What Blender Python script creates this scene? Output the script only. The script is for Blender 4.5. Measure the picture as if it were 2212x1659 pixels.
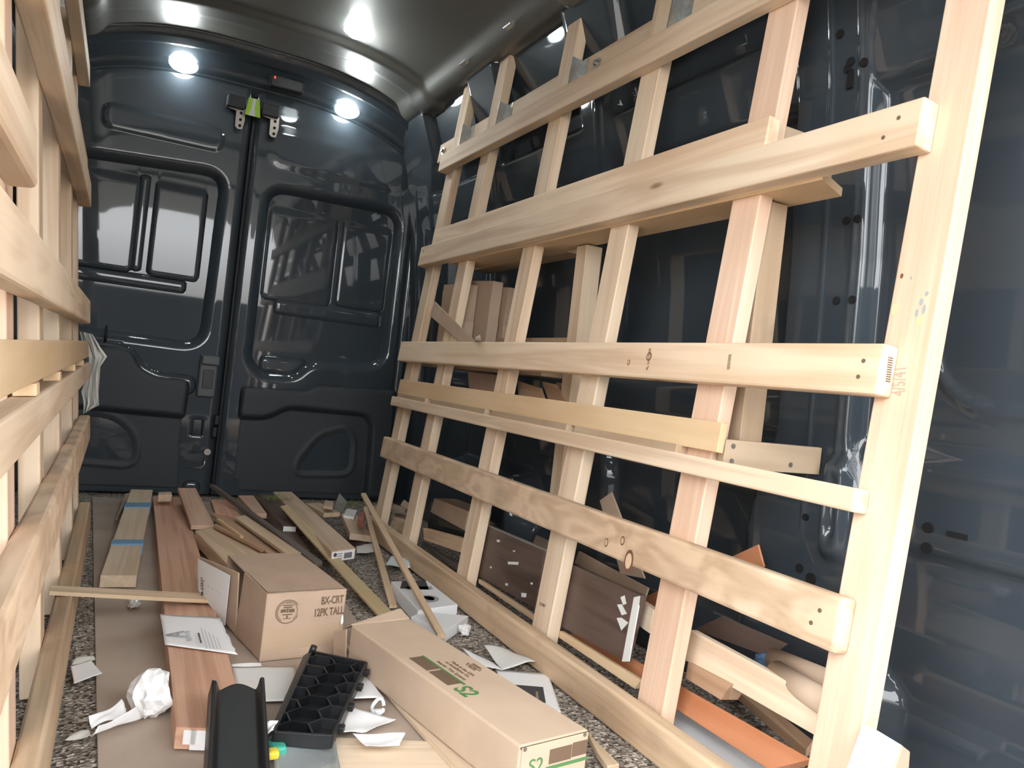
import bpy, bmesh, math, random
import numpy as np
from mathutils import Vector, Matrix
random.seed(7); rng = np.random.RandomState(3)
for o in list(bpy.data.objects): bpy.data.objects.remove(o, do_unlink=True)
SC = bpy.context.scene
COL = SC.collection

# ---------------------------------------------------------------- camera
F = 1680.0; CX, CY = 1106.0, 829.5; HC = 0.735
def _axes(vp=(242.0, 735.0), slope=.112):
    d = np.array([vp[0]-CX, vp[1]-CY, F]); y = d/np.linalg.norm(d)
    n = np.cross(np.array([1, slope, 0.]), y); n /= np.linalg.norm(n)
    if n[1] > 0: n = -n
    return np.array([np.cross(y, n), y, n])
RW = _axes()
cam = bpy.data.cameras.new('camera'); camo = bpy.data.objects.new('camera', cam); COL.objects.link(camo)
cam.sensor_width = 36; cam.lens = 36*F/2212; cam.clip_start = .02
right, down, fwd = Vector(RW[:, 0]), Vector(RW[:, 1]), Vector(RW[:, 2])
m = Matrix((right, -down, -fwd)).transposed().to_4x4(); m.translation = Vector((0, 0, HC))
camo.matrix_world = m
SC.camera = camo

# ---------------------------------------------------------------- light
world = bpy.data.worlds.new('sky'); SC.world = world; world.use_nodes = True
nt = world.node_tree; bg = nt.nodes['Background']
tc = nt.nodes.new('ShaderNodeTexCoord'); sp = nt.nodes.new('ShaderNodeSeparateXYZ'); rp = nt.nodes.new('ShaderNodeValToRGB')
nt.links.new(tc.outputs['Generated'], sp.inputs[0]); nt.links.new(sp.outputs['Z'], rp.inputs[0]); nt.links.new(rp.outputs[0], bg.inputs[0])
e = rp.color_ramp.elements
e[0].position = .04; e[0].color = (.40, .385, .36, 1)
e[1].position = .13; e[1].color = (.96, .98, 1.0, 1)
bg.inputs[1].default_value = 3.2
SC.view_settings.view_transform = 'Standard'; SC.view_settings.look = 'None'; SC.view_settings.gamma = 1
SC.view_settings.use_curve_mapping = False
SC.view_settings.exposure = 1.88

# ---------------------------------------------------------------- picture point -> point on a real plane
def ray(px, py): return Vector(RW @ np.array([px-CX, py-CY, F]))
CAMP = Vector((0, 0, HC))
def on(px, py, n, dd):
    q = ray(px, py); n = Vector(n); return CAMP + q*((dd-n.dot(CAMP))/n.dot(q))
def atz(px, py, z=0.): return on(px, py, (0, 0, 1), z)
def aty(px, py, y): return on(px, py, (0, 1, 0), y)
def atx(px, py, x): return on(px, py, (1, 0, 0), x)
def rk(px, py, w=0.): return on(px, py, (1, 0, -.1), 1.1-w)     # leaning plane of the right rack

# ---------------------------------------------------------------- materials
MATS = {}
def nodes(name):
    m = bpy.data.materials.new(name); m.use_nodes = True
    return m, m.node_tree, m.node_tree.nodes['Principled BSDF']
def simple(name, col, rough=.5, metal=0, coat=0, coat_r=.05, emit=None, est=1, noise=0, nscale=20, bump=0, bscale=200, trans=0, spec=.5, alpha=1):
    m, t, b = nodes(name)
    b.inputs['Base Color'].default_value = (*col, 1); b.inputs['Roughness'].default_value = rough
    b.inputs['Metallic'].default_value = metal; b.inputs['Coat Weight'].default_value = coat; b.inputs['Coat Roughness'].default_value = coat_r
    b.inputs['Transmission Weight'].default_value = trans; b.inputs['Specular IOR Level'].default_value = spec; b.inputs['Alpha'].default_value = alpha
    if emit: b.inputs['Emission Color'].default_value = (*emit, 1); b.inputs['Emission Strength'].default_value = est
    tc = t.nodes.new('ShaderNodeTexCoord')
    if noise:
        n = t.nodes.new('ShaderNodeTexNoise'); n.inputs['Scale'].default_value = nscale; n.inputs['Detail'].default_value = 6
        t.links.new(tc.outputs['Object'], n.inputs['Vector'])
        mx = t.nodes.new('ShaderNodeMixRGB'); mx.blend_type = 'MULTIPLY'; mx.inputs[1].default_value = (*col, 1)
        rr = t.nodes.new('ShaderNodeValToRGB'); a, c = 1-noise, 1+noise*.5
        rr.color_ramp.elements[0].color = (a, a, a, 1); rr.color_ramp.elements[1].color = (c, c, c, 1)
        rr.color_ramp.elements[0].position = .3; rr.color_ramp.elements[1].position = .7
        t.links.new(n.outputs['Fac'], rr.inputs[0]); t.links.new(rr.outputs[0], mx.inputs[2]); mx.inputs[0].default_value = 1
        t.links.new(mx.outputs[0], b.inputs['Base Color'])
    if bump:
        n = t.nodes.new('ShaderNodeTexNoise'); n.inputs['Scale'].default_value = bscale; n.inputs['Detail'].default_value = 3
        t.links.new(tc.outputs['Object'], n.inputs['Vector'])
        bp = t.nodes.new('ShaderNodeBump'); bp.inputs['Strength'].default_value = bump; bp.inputs['Distance'].default_value = .01
        t.links.new(n.outputs['Fac'], bp.inputs['Height']); t.links.new(bp.outputs[0], b.inputs['Normal'])
    MATS[name] = m; return m
def wood(name, c1, c2, knot=(.22, .09, .04), knots=.5, rough=.62, along=1.0, across=16., var=.16, figure=2.2, stain=0.):
    m, t, b = nodes(name); L = t.links.new; N = t.nodes.new
    b.inputs['Roughness'].default_value = rough; b.inputs['Specular IOR Level'].default_value = .3
    tc = N('ShaderNodeTexCoord'); oi = N('ShaderNodeObjectInfo')
    of = N('ShaderNodeVectorMath'); of.operation = 'SCALE'; L(oi.outputs['Random'], of.inputs['Scale']); of.inputs[0].default_value = (37, 53, 71)
    ad = N('ShaderNodeVectorMath'); ad.operation = 'ADD'; L(tc.outputs['Object'], ad.inputs[0]); L(of.outputs[0], ad.inputs[1])
    mp = N('ShaderNodeMapping'); mp.inputs['Scale'].default_value = (along, across, across); L(ad.outputs[0], mp.inputs['Vector'])
    n1 = N('ShaderNodeTexNoise'); n1.inputs['Scale'].default_value = 1.1; n1.inputs['Detail'].default_value = 2; n1.inputs['Distortion'].default_value = .6; L(mp.outputs[0], n1.inputs['Vector'])
    mu = N('ShaderNodeMath'); mu.operation = 'MULTIPLY'; mu.inputs[1].default_value = figure*6.28; L(n1.outputs['Fac'], mu.inputs[0])
    si = N('ShaderNodeMath'); si.operation = 'SINE'; L(mu.outputs[0], si.inputs[0])
    m2 = N('ShaderNodeMath'); m2.operation = 'MULTIPLY_ADD'; m2.inputs[1].default_value = .5; m2.inputs[2].default_value = .5; L(si.outputs[0], m2.inputs[0])
    mp2 = N('ShaderNodeMapping'); mp2.inputs['Scale'].default_value = (along*4, across*9, across*9); L(ad.outputs[0], mp2.inputs['Vector'])
    n2 = N('ShaderNodeTexNoise'); n2.inputs['Scale'].default_value = 1.0; n2.inputs['Detail'].default_value = 4; L(mp2.outputs[0], n2.inputs['Vector'])
    mxf = N('ShaderNodeMix'); mxf.data_type = 'FLOAT'; mxf.inputs[0].default_value = .5; L(m2.outputs[0], mxf.inputs[2]); L(n2.outputs['Fac'], mxf.inputs[3])
    cr = N('ShaderNodeValToRGB'); cr.color_ramp.elements[0].color = (*c1, 1); cr.color_ramp.elements[1].color = (*c2, 1)
    cr.color_ramp.elements[0].position = .18; cr.color_ramp.elements[1].position = .72; L(mxf.outputs[0], cr.inputs[0])
    # broad tone drift along the board
    n3 = N('ShaderNodeTexNoise'); n3.inputs['Scale'].default_value = 2.3; n3.inputs['Detail'].default_value = 2; L(ad.outputs[0], n3.inputs['Vector'])
    r3 = N('ShaderNodeValToRGB'); r3.color_ramp.elements[0].color = (.86, .76, .68, 1); r3.color_ramp.elements[1].color = (1.04, 1.04, 1.04, 1)
    r3.color_ramp.elements[0].position = .3; r3.color_ramp.elements[1].position = .62; L(n3.outputs['Fac'], r3.inputs[0])
    mm = N('ShaderNodeMixRGB'); mm.blend_type = 'MULTIPLY'; mm.inputs[0].default_value = .6; L(cr.outputs[0], mm.inputs[1]); L(r3.outputs[0], mm.inputs[2])
    out = mm.outputs[0]
    if knots > 0:
        mk = N('ShaderNodeMapping'); mk.inputs['Scale'].default_value = (2.2, 7, 7); L(ad.outputs[0], mk.inputs['Vector'])
        vo = N('ShaderNodeTexVoronoi'); vo.inputs['Scale'].default_value = 1.3; L(mk.outputs[0], vo.inputs['Vector'])
        kr = N('ShaderNodeValToRGB'); ke = kr.color_ramp.elements
        ke[0].position = .035; ke[0].color = (1, 1, 1, 1); ke[1].position = .10; ke[1].color = (0, 0, 0, 1); L(vo.outputs['Distance'], kr.inputs[0])
        sel = N('ShaderNodeMath'); sel.operation = 'GREATER_THAN'; sel.inputs[1].default_value = 1-knots
        sc = N('ShaderNodeSeparateColor'); L(vo.outputs['Color'], sc.inputs[0]); L(sc.outputs[0], sel.inputs[0])
        k2 = N('ShaderNodeMath'); k2.operation = 'MULTIPLY'; L(kr.outputs[0], k2.inputs[0]); L(sel.outputs[0], k2.inputs[1])
        k3 = N('ShaderNodeMath'); k3.operation = 'MULTIPLY'; k3.inputs[1].default_value = .75; L(k2.outputs[0], k3.inputs[0])
        mk2 = N('ShaderNodeMixRGB'); L(k3.outputs[0], mk2.inputs[0]); L(out, mk2.inputs[1]); mk2.inputs[2].default_value = (*knot, 1); out = mk2.outputs[0]
    if stain:
        n4 = N('ShaderNodeTexNoise'); n4.inputs['Scale'].default_value = 9; n4.inputs['Detail'].default_value = 5; L(ad.outputs[0], n4.inputs['Vector'])
        r4 = N('ShaderNodeValToRGB'); r4.color_ramp.elements[0].position = .58; r4.color_ramp.elements[0].color = (0, 0, 0, 1); r4.color_ramp.elements[1].position = .75; r4.color_ramp.elements[1].color = (stain, stain, stain, 1)
        L(n4.outputs['Fac'], r4.inputs[0]); ms = N('ShaderNodeMixRGB'); L(r4.outputs[0], ms.inputs[0]); L(out, ms.inputs[1]); ms.inputs[2].default_value = (.2, .15, .11, 1); out = ms.outputs[0]
    # per board brightness
    va = N('ShaderNodeMath'); va.operation = 'MULTIPLY_ADD'; va.inputs[1].default_value = var; va.inputs[2].default_value = 1-var/2; L(oi.outputs['Random'], va.inputs[0])
    hs = N('ShaderNodeHueSaturation'); L(va.outputs[0], hs.inputs['Value']); L(out, hs.inputs['Color']); L(hs.outputs[0], b.inputs['Base Color'])
    bp = N('ShaderNodeBump'); bp.inputs['Strength'].default_value = .18; bp.inputs['Distance'].default_value = .004; L(mxf.outputs[0], bp.inputs['Height']); L(bp.outputs[0], b.inputs['Normal'])
    MATS[name] = m; return m

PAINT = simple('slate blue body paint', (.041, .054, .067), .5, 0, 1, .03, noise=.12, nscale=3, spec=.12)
PAINTR = simple('roof paint with reflected light', (.135, .132, .12), .42, 0, .6, .28, noise=.12, nscale=2)  # lighter, warmer base colour imitates ground light reflected in the roof
TRIM = simple('dark grey trim plastic', (.030, .036, .042), .55, bump=.12, bscale=900)
HANDLE = simple('grey handle plastic', (.085, .095, .098), .5)
RUBBER = simple('black rubber', (.008, .008, .009), .55)
HOLE = simple('dark hole lining', (.004, .004, .005), .8)
STEEL = simple('galvanised steel', (.55, .57, .57), .35, 1, noise=.2, nscale=60)
STEELD = simple('dull zinc steel', (.36, .33, .29), .45, .9)
BLACKP = simple('black moulded plastic', (.010, .011, .013), .42, bump=.08, bscale=700)
LAMP = simple('lit lamp lens', (1, 1, 1), .3, emit=(.95, 1, .98), est=34)
LENS = simple('clear lamp rim', (.55, .62, .65), .12, trans=.3, emit=(.9, 1, 1), est=1.2)
RED = simple('red indicator', (.6, .02, .02), .3, emit=(1, .02, .02), est=2)
HIVIS = simple('yellow green webbing', (.42, .72, .06), .6)
SILVER = simple('silver reflective tape', (.72, .75, .74), .35)
STK = [simple('teal sticker', (.03, .42, .40), .4), simple('yellow sticker', (.85, .55, .02), .4), simple('red sticker', (.75, .05, .07), .4)]
CARD = simple('brown cardboard', (.48, .35, .255), .8, noise=.10, nscale=9, bump=.05, bscale=300)
CARDL = simple('light cardboard', (.54, .41, .30), .8, noise=.1, nscale=8, bump=.05, bscale=300)
CARDF = simple('taupe floor cardboard', (.45, .365, .295), .75, noise=.16, nscale=4, bump=.04, bscale=200)
PAPER = simple('white paper', (.84, .84, .84), .75, bump=.05, bscale=60)
PAPERG = simple('off white paper', (.70, .70, .67), .8)
INK = simple('dark grey ink', (.05, .05, .055), .7)
INKB = simple('faded brown ink', (.15, .095, .06), .7)
INKL = simple('light grey ink', (.35, .35, .37), .7)
GREEN = simple('green ink', (.08, .20, .07), .7)
BLUET = simple('blue masking tape', (.16, .30, .46), .6)
CLEAR = simple('clear packing tape', (.50, .365, .255), .18, spec=.6)
WHITEP = simple('white melamine', (.72, .75, .77), .35)
WHITEB = simple('white gloss carton', (.82, .84, .85), .4)
FOIL = simple('clear crinkled plastic', (.85, .87, .87), .12, spec=.9, bump=.5, bscale=30)
BAG = simple('clear plastic bag', (.75, .82, .84), .15, trans=.75)
GREYP = simple('grey primed edge', (.21, .20, .185), .6)
DARKW = wood('dark brown stained wood', (.060, .040, .033), (.125, .088, .074), knots=0, rough=.42, across=10, var=.2, stain=0)
PINE = wood('pine lumber', (.64, .475, .33), (.79, .64, .475), knots=.2)
PINEP = wood('pink toned fir lumber', (.66, .46, .335), (.80, .63, .495), knots=.08, figure=1.6)
PINEW = wood('weathered rough lumber', (.46, .325, .21), (.66, .49, .33), knots=.12, stain=.35)
BURL = wood('swirly grained fir rail', (.54, .39, .265), (.73, .56, .40), knots=.32, across=9, along=4, figure=3.4, stain=.25)
PLY = wood('plywood', (.66, .48, .29), (.76, .58, .38), knots=0, across=7, figure=1.4)
PLYD = wood('aged plywood', (.42, .315, .215), (.54, .42, .30), knots=0, across=8, figure=1.4, stain=.3)
CEDAR = wood('red cedar', (.50, .29, .20), (.64, .41, .295), knots=0, across=30, var=.1)
CEDARL = wood('pale mahogany', (.50, .325, .235), (.63, .44, .33), knots=0, across=30)
MDF = wood('buff board', (.60, .48, .345), (.69, .57, .43), knots=0, across=24)
STRIP = wood('tan wood strip', (.53, .395, .26), (.66, .51, .355), knots=0, across=30)
OLIVE = wood('olive tinted strip', (.47, .375, .215), (.57, .46, .285), knots=0, across=20)
OAK = wood('oak board', (.51, .385, .275), (.64, .505, .38), knots=0, across=20)
ORANGE = wood('orange cherry board', (.46, .18, .085), (.56, .25, .13), knots=0, across=9, rough=.35)
BROWN = wood('brown board', (.37, .235, .145), (.47, .315, .205), knots=0, across=22)
GREYW = wood('grey brown moulding', (.11, .09, .078), (.17, .145, .125), knots=0, across=26)
# carpet: salt and pepper pile
CARPET, t, b = nodes('speckled grey carpet'); N, L = t.nodes.new, t.links.new
tcx = N('ShaderNodeTexCoord'); vo = N('ShaderNodeTexVoronoi'); vo.inputs['Scale'].default_value = 150; L(tcx.outputs['Object'], vo.inputs['Vector'])
sc_ = N('ShaderNodeSeparateColor'); L(vo.outputs['Color'], sc_.inputs[0])
cr = N('ShaderNodeValToRGB'); ce = cr.color_ramp.elements; ce[0].color = (.07, .06, .05, 1); ce[1].color = (.62, .56, .49, 1); ce[1].position = .95
q = ce.new(.45); q.color = (.27, .235, .20, 1); q = ce.new(.75); q.color = (.38, .34, .295, 1); L(sc_.outputs[0], cr.inputs[0]); L(cr.outputs[0], b.inputs['Base Color'])
b.inputs['Roughness'].default_value = .95; b.inputs['Specular IOR Level'].default_value = .1
bp = N('ShaderNodeBump'); bp.inputs['Strength'].default_value = .8; bp.inputs['Distance'].default_value = .006; L(vo.outputs['Distance'], bp.inputs['Height']); L(bp.outputs[0], b.inputs['Normal'])

# ---------------------------------------------------------------- helpers
def frame(o, x, y, z):
    x = Vector(x).normalized(); z = Vector(z); z = (z-x*z.dot(x)).normalized(); y = z.cross(x)
    M = Matrix((x, y, z)).transposed().to_4x4(); M.translation = Vector(o); return M
def link(name, me, M, mat, parent=None):
    o = bpy.data.objects.new(name, me); COL.objects.link(o)
    if mat and not me.materials:
        me.materials.append(mat)
    if parent:
        o.parent = parent; o.matrix_parent_inverse = PM[parent.name].inverted()
    o.matrix_world = M if not parent else M
    if parent: o.matrix_basis = M
    PM[o.name] = M.copy()
    return o
PM = {}
def tag(o, label=None, cat=None, group=None, kind=None):
    if label: o['label'] = label
    if cat: o['category'] = cat
    if group: o['group'] = group
    if kind: o['kind'] = kind
    return o
def empty(name, loc, label=None, cat=None, group=None, kind=None):
    o = bpy.data.objects.new(name, None); COL.objects.link(o); o.empty_display_size = .05
    M = Matrix.Translation(Vector(loc)); o.matrix_world = M; PM[o.name] = M
    return tag(o, label, cat, group, kind)
def mesh(name, verts, faces, smooth=False):
    me = bpy.data.meshes.new(name); me.from_pydata([tuple(v) for v in verts], [], [tuple(f) for f in faces]); me.validate()
    bm = bmesh.new(); bm.from_mesh(me); bmesh.ops.recalc_face_normals(bm, faces=bm.faces); bm.to_mesh(me); bm.free()
    if smooth: me.polygons.foreach_set('use_smooth', [True]*len(me.polygons))
    me.update(); return me
def bevel(o, w=.002, seg=2):
    b = o.modifiers.new('edges', 'BEVEL'); b.width = w; b.segments = seg; b.limit_method = 'ANGLE'; b.angle_limit = .6; return o
BOXF = [(0, 1, 2, 3), (7, 6, 5, 4), (0, 4, 5, 1), (1, 5, 6, 2), (2, 6, 7, 3), (3, 7, 4, 0)]
def hexa(name, P, mat, parent=None, bev=.002, x=None, seg=2):
    """P: four top corners then four bottom corners, world space; x = length direction"""
    P = [Vector(p) for p in P]; c = sum(P, Vector())/8
    x = Vector(x) if x is not None else ((P[3]+P[2])-(P[0]+P[1]))
    nz = (P[1]-P[0]).cross(P[3]-P[0])
    M = frame(c, x, None, nz if nz.z >= 0 or True else -nz); I = M.inverted()
    o = link(name, mesh(name, [I @ p for p in P], BOXF), M, mat, parent)
    if bev: bevel(o, bev, seg)
    return o
def box(name, c, sx, sy, sz, mat, parent=None, bev=.002, x=(1, 0, 0), z=(0, 0, 1), seg=2):
    M = frame(c, x, None, z); v = []
    for k in (sz/2, -sz/2):
        v += [(-sx/2, -sy/2, k), (sx/2, -sy/2, k), (sx/2, sy/2, k), (-sx/2, sy/2, k)]
    o = link(name, mesh(name, v, BOXF), M, mat, parent)
    if bev: bevel(o, bev, seg)
    return o
def beam(name, p0, p1, up, w, t, mat, parent=None, bev=.003):
    """timber from p0 to p1 (centre line); w measured along up, t across"""
    p0, p1 = Vector(p0), Vector(p1)
    return box(name, (p0+p1)/2, (p1-p0).length, t, w, mat, parent, bev, x=p1-p0, z=up)
def slab(name, q, z, t, mat, label=None, cat=None, parent=None, bev=.0015, group=None):
    """a board lying down: q = picture corners near-left, near-right, far-right, far-left of its top; z = height(s) of the top"""
    zs = z if isinstance(z, (list, tuple)) else [z]*4
    if len(zs) == 2: zs = [zs[0], zs[0], zs[1], zs[1]]
    P = [atz(p[0], p[1], k) for p, k in zip(q, zs)]
    o = hexa(name, P+[p-Vector((0, 0, t)) for p in P], mat, parent, bev, x=(P[3]+P[2]-P[0]-P[1]) if (P[3]+P[2]-P[0]-P[1]).length > (P[1]+P[2]-P[0]-P[3]).length else (P[1]+P[2]-P[0]-P[3]))
    if label: tag(o, label, cat, group)
    return o
def plate(name, q, plane, t, mat, label=None, cat=None, parent=None, bev=.0015, group=None, x=None):
    """a board standing up: q = picture corners on a real plane function; thickness t away from the viewer"""
    P = [plane(*p) for p in q]; n = (P[1]-P[0]).cross(P[3]-P[0]).normalized()
    if n.dot(P[0]-CAMP) < 0: n = -n
    e0, e1 = P[1]-P[0], P[3]-P[0]
    o = hexa(name, P+[p+n*t for p in P], mat, parent, bev, x=x if x is not None else (e0 if e0.length > e1.length else e1))
    if label: tag(o, label, cat, group)
    return o
def sdf(U, V, poly):
    """signed distance to polygon, negative inside"""
    P = np.array(poly, float); d = np.full(U.shape, 1e9); ins = np.zeros(U.shape, bool)
    for i in range(len(P)):
        a, b = P[i], P[(i+1) % len(P)]; e = b-a; wx, wy = U-a[0], V-a[1]
        tt = np.clip((wx*e[0]+wy*e[1])/(e@e+1e-12), 0, 1); d = np.minimum(d, (wx-e[0]*tt)**2+(wy-e[1]*tt)**2)
        c = ((a[1] <= V) & (b[1] > V)) | ((b[1] <= V) & (a[1] > V))
        xs = a[0]+(V-a[1])/(b[1]-a[1]+1e-12)*(b[0]-a[0]); ins ^= c & (U < xs)
    d = np.sqrt(d); return np.where(ins, -d, d)
def rrect(u0, v0, u1, v1, r, n=6, tl=None, tr=None, br=None, bl=None):
    out = []
    for (cx, cy, a0, rr) in ((u1, v1, 0, tr or r), (u0, v1, 90, tl or r), (u0, v0, 180, bl or r), (u1, v0, 270, br or r)):
        sx = -1 if a0 in (0, 270) else 1; sy = -1 if a0 in (0, 90) else 1
        for i in range(n+1):
            a = math.radians(a0+90*i/n); out.append((cx+sx*rr+rr*math.cos(a), cy+sy*rr+rr*math.sin(a)))
    return out
def roundp(poly, r=.03, n=5):
    out = []; P = [Vector((p[0], p[1])) for p in poly]
    for i in range(len(P)):
        a, b, c = P[i-1], P[i], P[(i+1) % len(P)]; u, v = a-b, c-b
        k = min(r, u.length*.45, v.length*.45); s, e_ = b+u.normalized()*k, b+v.normalized()*k
        for j in range(n+1):
            tt = j/n; out.append(tuple(s*(1-tt)**2+b*2*tt*(1-tt)+e_*tt*tt))
    return out
def ss(x, a, b):
    tt = np.clip((x-a)/(b-a), 0, 1); return tt*tt*(3-2*tt)
def hfield(name, u, v, fn, place, mat, parent=None, mask=None, solid=.012, holes=()):
    """pressed sheet: relief h(u,v) placed in the world by place(U,V,h); mask polygon trims the outline"""
    U, V = np.meshgrid(u, v); H = fn(U, V)
    if mask is not None:
        D = sdf(U, V, mask); Uc = (U[:-1, :-1]+U[1:, 1:])/2; Vc = (V[:-1, :-1]+V[1:, 1:])/2; keep = sdf(Uc, Vc, mask) < 0
        st = max(u[1]-u[0], v[1]-v[0])*1.1; P = np.array(mask, float); near = np.abs(D) < st
        bu, bv, bd = U.copy(), V.copy(), np.full(U.shape, 1e9)
        used = np.zeros(U.shape, bool); unk = np.zeros(U.shape, bool)
        for a in (0, 1):
            for c in (0, 1):
                s_ = (slice(a, U.shape[0]-1+a), slice(c, U.shape[1]-1+c)); used[s_] |= keep; unk[s_] |= ~keep
        edge = used & unk & near
        for i in range(len(P)):
            a, b_ = P[i], P[(i+1) % len(P)]; e_ = b_-a; tt = np.clip(((U-a[0])*e_[0]+(V-a[1])*e_[1])/(e_@e_+1e-12), 0, 1)
            qu, qv = a[0]+e_[0]*tt, a[1]+e_[1]*tt; dd = (U-qu)**2+(V-qv)**2; k = dd < bd
            bd = np.where(k, dd, bd); bu = np.where(k, qu, bu); bv = np.where(k, qv, bv)
        U = np.where(edge, bu, U); V = np.where(edge, bv, V)
    else: keep = np.ones((len(v)-1, len(u)-1), bool)
    X, Y, Z = place(U, V, H); nv, nu = U.shape
    idx = np.arange(nv*nu).reshape(nv, nu); jj, ii = np.nonzero(keep)
    faces = np.stack([idx[jj, ii], idx[jj, ii+1], idx[jj+1, ii+1], idx[jj+1, ii]], 1)
    us, inv = np.unique(faces.ravel(), return_inverse=True); faces = inv.reshape(faces.shape)
    co = np.stack([X.ravel(), Y.ravel(), Z.ravel()], 1)[us]; c = co.mean(0)
    me = bpy.data.meshes.new(name); me.from_pydata((co-c).tolist(), [], faces.tolist()); me.polygons.foreach_set('use_smooth', [True]*len(me.polygons)); me.update()
    o = link(name, me, Matrix.Translation(Vector(c)), mat, parent)
    if solid: s_ = o.modifiers.new('sheet', 'SOLIDIFY'); s_.thickness = abs(solid); s_.offset = -1 if solid > 0 else 1
    return o
def tube(name, pts, rad, mat, parent=None, n=8, rads=None):
    P = [Vector(p) for p in pts]; c = sum(P, Vector())/len(P); V = []; Fc = []; prev = None
    for i, p in enumerate(P):
        tdir = (P[min(i+1, len(P)-1)]-P[max(i-1, 0)]).normalized()
        a = prev if prev else (Vector((0, 0, 1)) if abs(tdir.z) < .9 else Vector((1, 0, 0)))
        a = (a-tdir*a.dot(tdir)).normalized(); prev = a; b_ = tdir.cross(a); rr = rads[i] if rads else rad
        for k in range(n):
            an = 2*math.pi*k/n; V.append(p-c+(a*math.cos(an)+b_*math.sin(an))*rr)
    for i in range(len(P)-1):
        for k in range(n): Fc.append((i*n+k, i*n+(k+1) % n, (i+1)*n+(k+1) % n, (i+1)*n+k))
    Fc += [tuple(range(n))[::-1], tuple(range((len(P)-1)*n, len(P)*n))]
    return link(name, mesh(name, V, Fc, True), Matrix.Translation(c), mat, parent)
def disc(name, c, nrm, rad, t, mat, parent=None, n=20, sx=1., up=(0, 0, 1), bev=0):
    M = frame(c, Vector(nrm).cross(Vector(up)), None, nrm); V = []
    for k in (t/2, -t/2):
        for i in range(n): a = 2*math.pi*i/n; V.append((rad*sx*math.cos(a), rad*math.sin(a), k))
    Fc = [tuple(range(n)), tuple(range(n, 2*n))[::-1]]+[(i, n+i, n+(i+1) % n, (i+1) % n) for i in range(n)]
    o = link(name, mesh(name, V, Fc), M, mat, parent)
    if bev: bevel(o, bev)
    return o
def prism(name, poly, M, t, mat, parent=None, bev=.001):
    """polygon in the local xy plane of M, t thick upwards"""
    n = len(poly); V = [(p[0], p[1], 0) for p in poly]+[(p[0], p[1], t) for p in poly]
    Fc = [tuple(range(n))[::-1], tuple(range(n, 2*n))]+[(i, (i+1) % n, n+(i+1) % n, n+i) for i in range(n)]
    o = link(name, mesh(name, V, Fc), M, mat, parent)
    if bev: bevel(o, bev)
    return o
def text(name, s, M, size, mat, parent=None, align='CENTER', sx=1., t=.0004, bold=0.):
    cu = bpy.data.curves.new(name, 'FONT'); cu.body = s; cu.size = size; cu.align_x = align; cu.align_y = 'CENTER'; cu.extrude = t; cu.offset = bold
    tmp = bpy.data.objects.new('tmp', cu); COL.objects.link(tmp)
    me = bpy.data.meshes.new_from_object(tmp.evaluated_get(bpy.context.evaluated_depsgraph_get())); bpy.data.objects.remove(tmp, do_unlink=True)
    me.transform(Matrix.Diagonal((sx, 1, 1, 1))); me.materials.clear(); me.name = name
    return link(name, me, M, mat, parent)
def sheet(name, q, z, mat, label=None, cat=None, parent=None, curl=.01, seed=0, n=14, group=None, jag=0., t=.0005):
    """loose paper: picture corners near-left, near-right, far-right, far-left at heights z, gently waved"""
    zs = z if isinstance(z, (list, tuple)) else [z]*4
    A, B, C_, D = [atz(p[0], p[1], k) for p, k in zip(q, zs)]; rs = np.random.RandomState(seed+11)
    ph = rs.rand(6)*6.28; V = []; c = (A+B+C_+D)/4
    for j in range(n+1):
        for i in range(n+1):
            a, b_ = i/n, j/n
            if jag and i == n: a += jag*(rs.rand()-.5)*2
            p = (A*(1-a)+B*a)*(1-b_)+(D*(1-a)+C_*a)*b_
            w = math.sin(a*4+ph[0]+b_*2)*.5+math.sin(b_*5+ph[1]-a*3)*.35+math.sin(a*9+ph[2])*.1
            V.append(p-c+Vector((0, 0, curl*(w+1)*.5)))
    Fc = [(j*(n+1)+i, j*(n+1)+i+1, (j+1)*(n+1)+i+1, (j+1)*(n+1)+i) for j in range(n) for i in range(n)]
    o = link(name, mesh(name, V, Fc, True), Matrix.Translation(c), mat, parent)
    s_ = o.modifiers.new('sheet', 'SOLIDIFY'); s_.thickness = t; s_.offset = 0
    if label: tag(o, label, cat, group)
    return o
def crumple(name, c, r, mat, label=None, cat=None, seed=0, sq=(1, 1, .8), sub=3, amp=.35, parent=None):
    bm = bmesh.new(); bmesh.ops.create_icosphere(bm, subdivisions=sub, radius=1); rs = np.random.RandomState(seed)
    K = rs.randn(14, 3); K /= np.linalg.norm(K, axis=1)[:, None]; off = .55+.4*rs.rand(14)
    for v in bm.verts:                                   # random planes cut facets into the ball, folds run between them
        p = np.array(v.co); k = 1.0
        dd = K@p; lim = np.min(np.where(dd > .05, off/np.maximum(dd, .05), 9)); k = min(1.0, lim)
        k *= 1+amp*.25*math.sin(7*p[0]+seed)*math.sin(6*p[1]+2*seed)+amp*.3*(rs.rand()-.5)
        v.co = Vector(p*k*r)
        v.co.x *= sq[0]; v.co.y *= sq[1]; v.co.z *= sq[2]
    me = bpy.data.meshes.new(name); bm.to_mesh(me); bm.free()
    o = link(name, me, Matrix.Translation(Vector(c)), mat, parent)
    if label: tag(o, label, cat)
    return o
# ================================================================ the van body
XM = .52                                                         # middle of the van
PZ = [-.1, 0, .35, .7, 1.1, 1.5, 1.85, 2.06, 2.12]; PX = [1.02, 1.02, 1.015, 1.0, .985, .95, .885, .805, .77]
def halfw(z): return np.interp(z, PZ, PX)
def roofz(x): return 2.225-.165*np.minimum(np.abs((x-XM)/.805), 1.05)**3
def doortop(x): return 2.10-.20*np.minimum(np.abs((x-XM)/.9), 1.1)**3
fl = box('floor', (XM, 1.55, -.02), 2.06, 5.5, .04, CARPET, bev=0); tag(fl, kind='structure')

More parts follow.
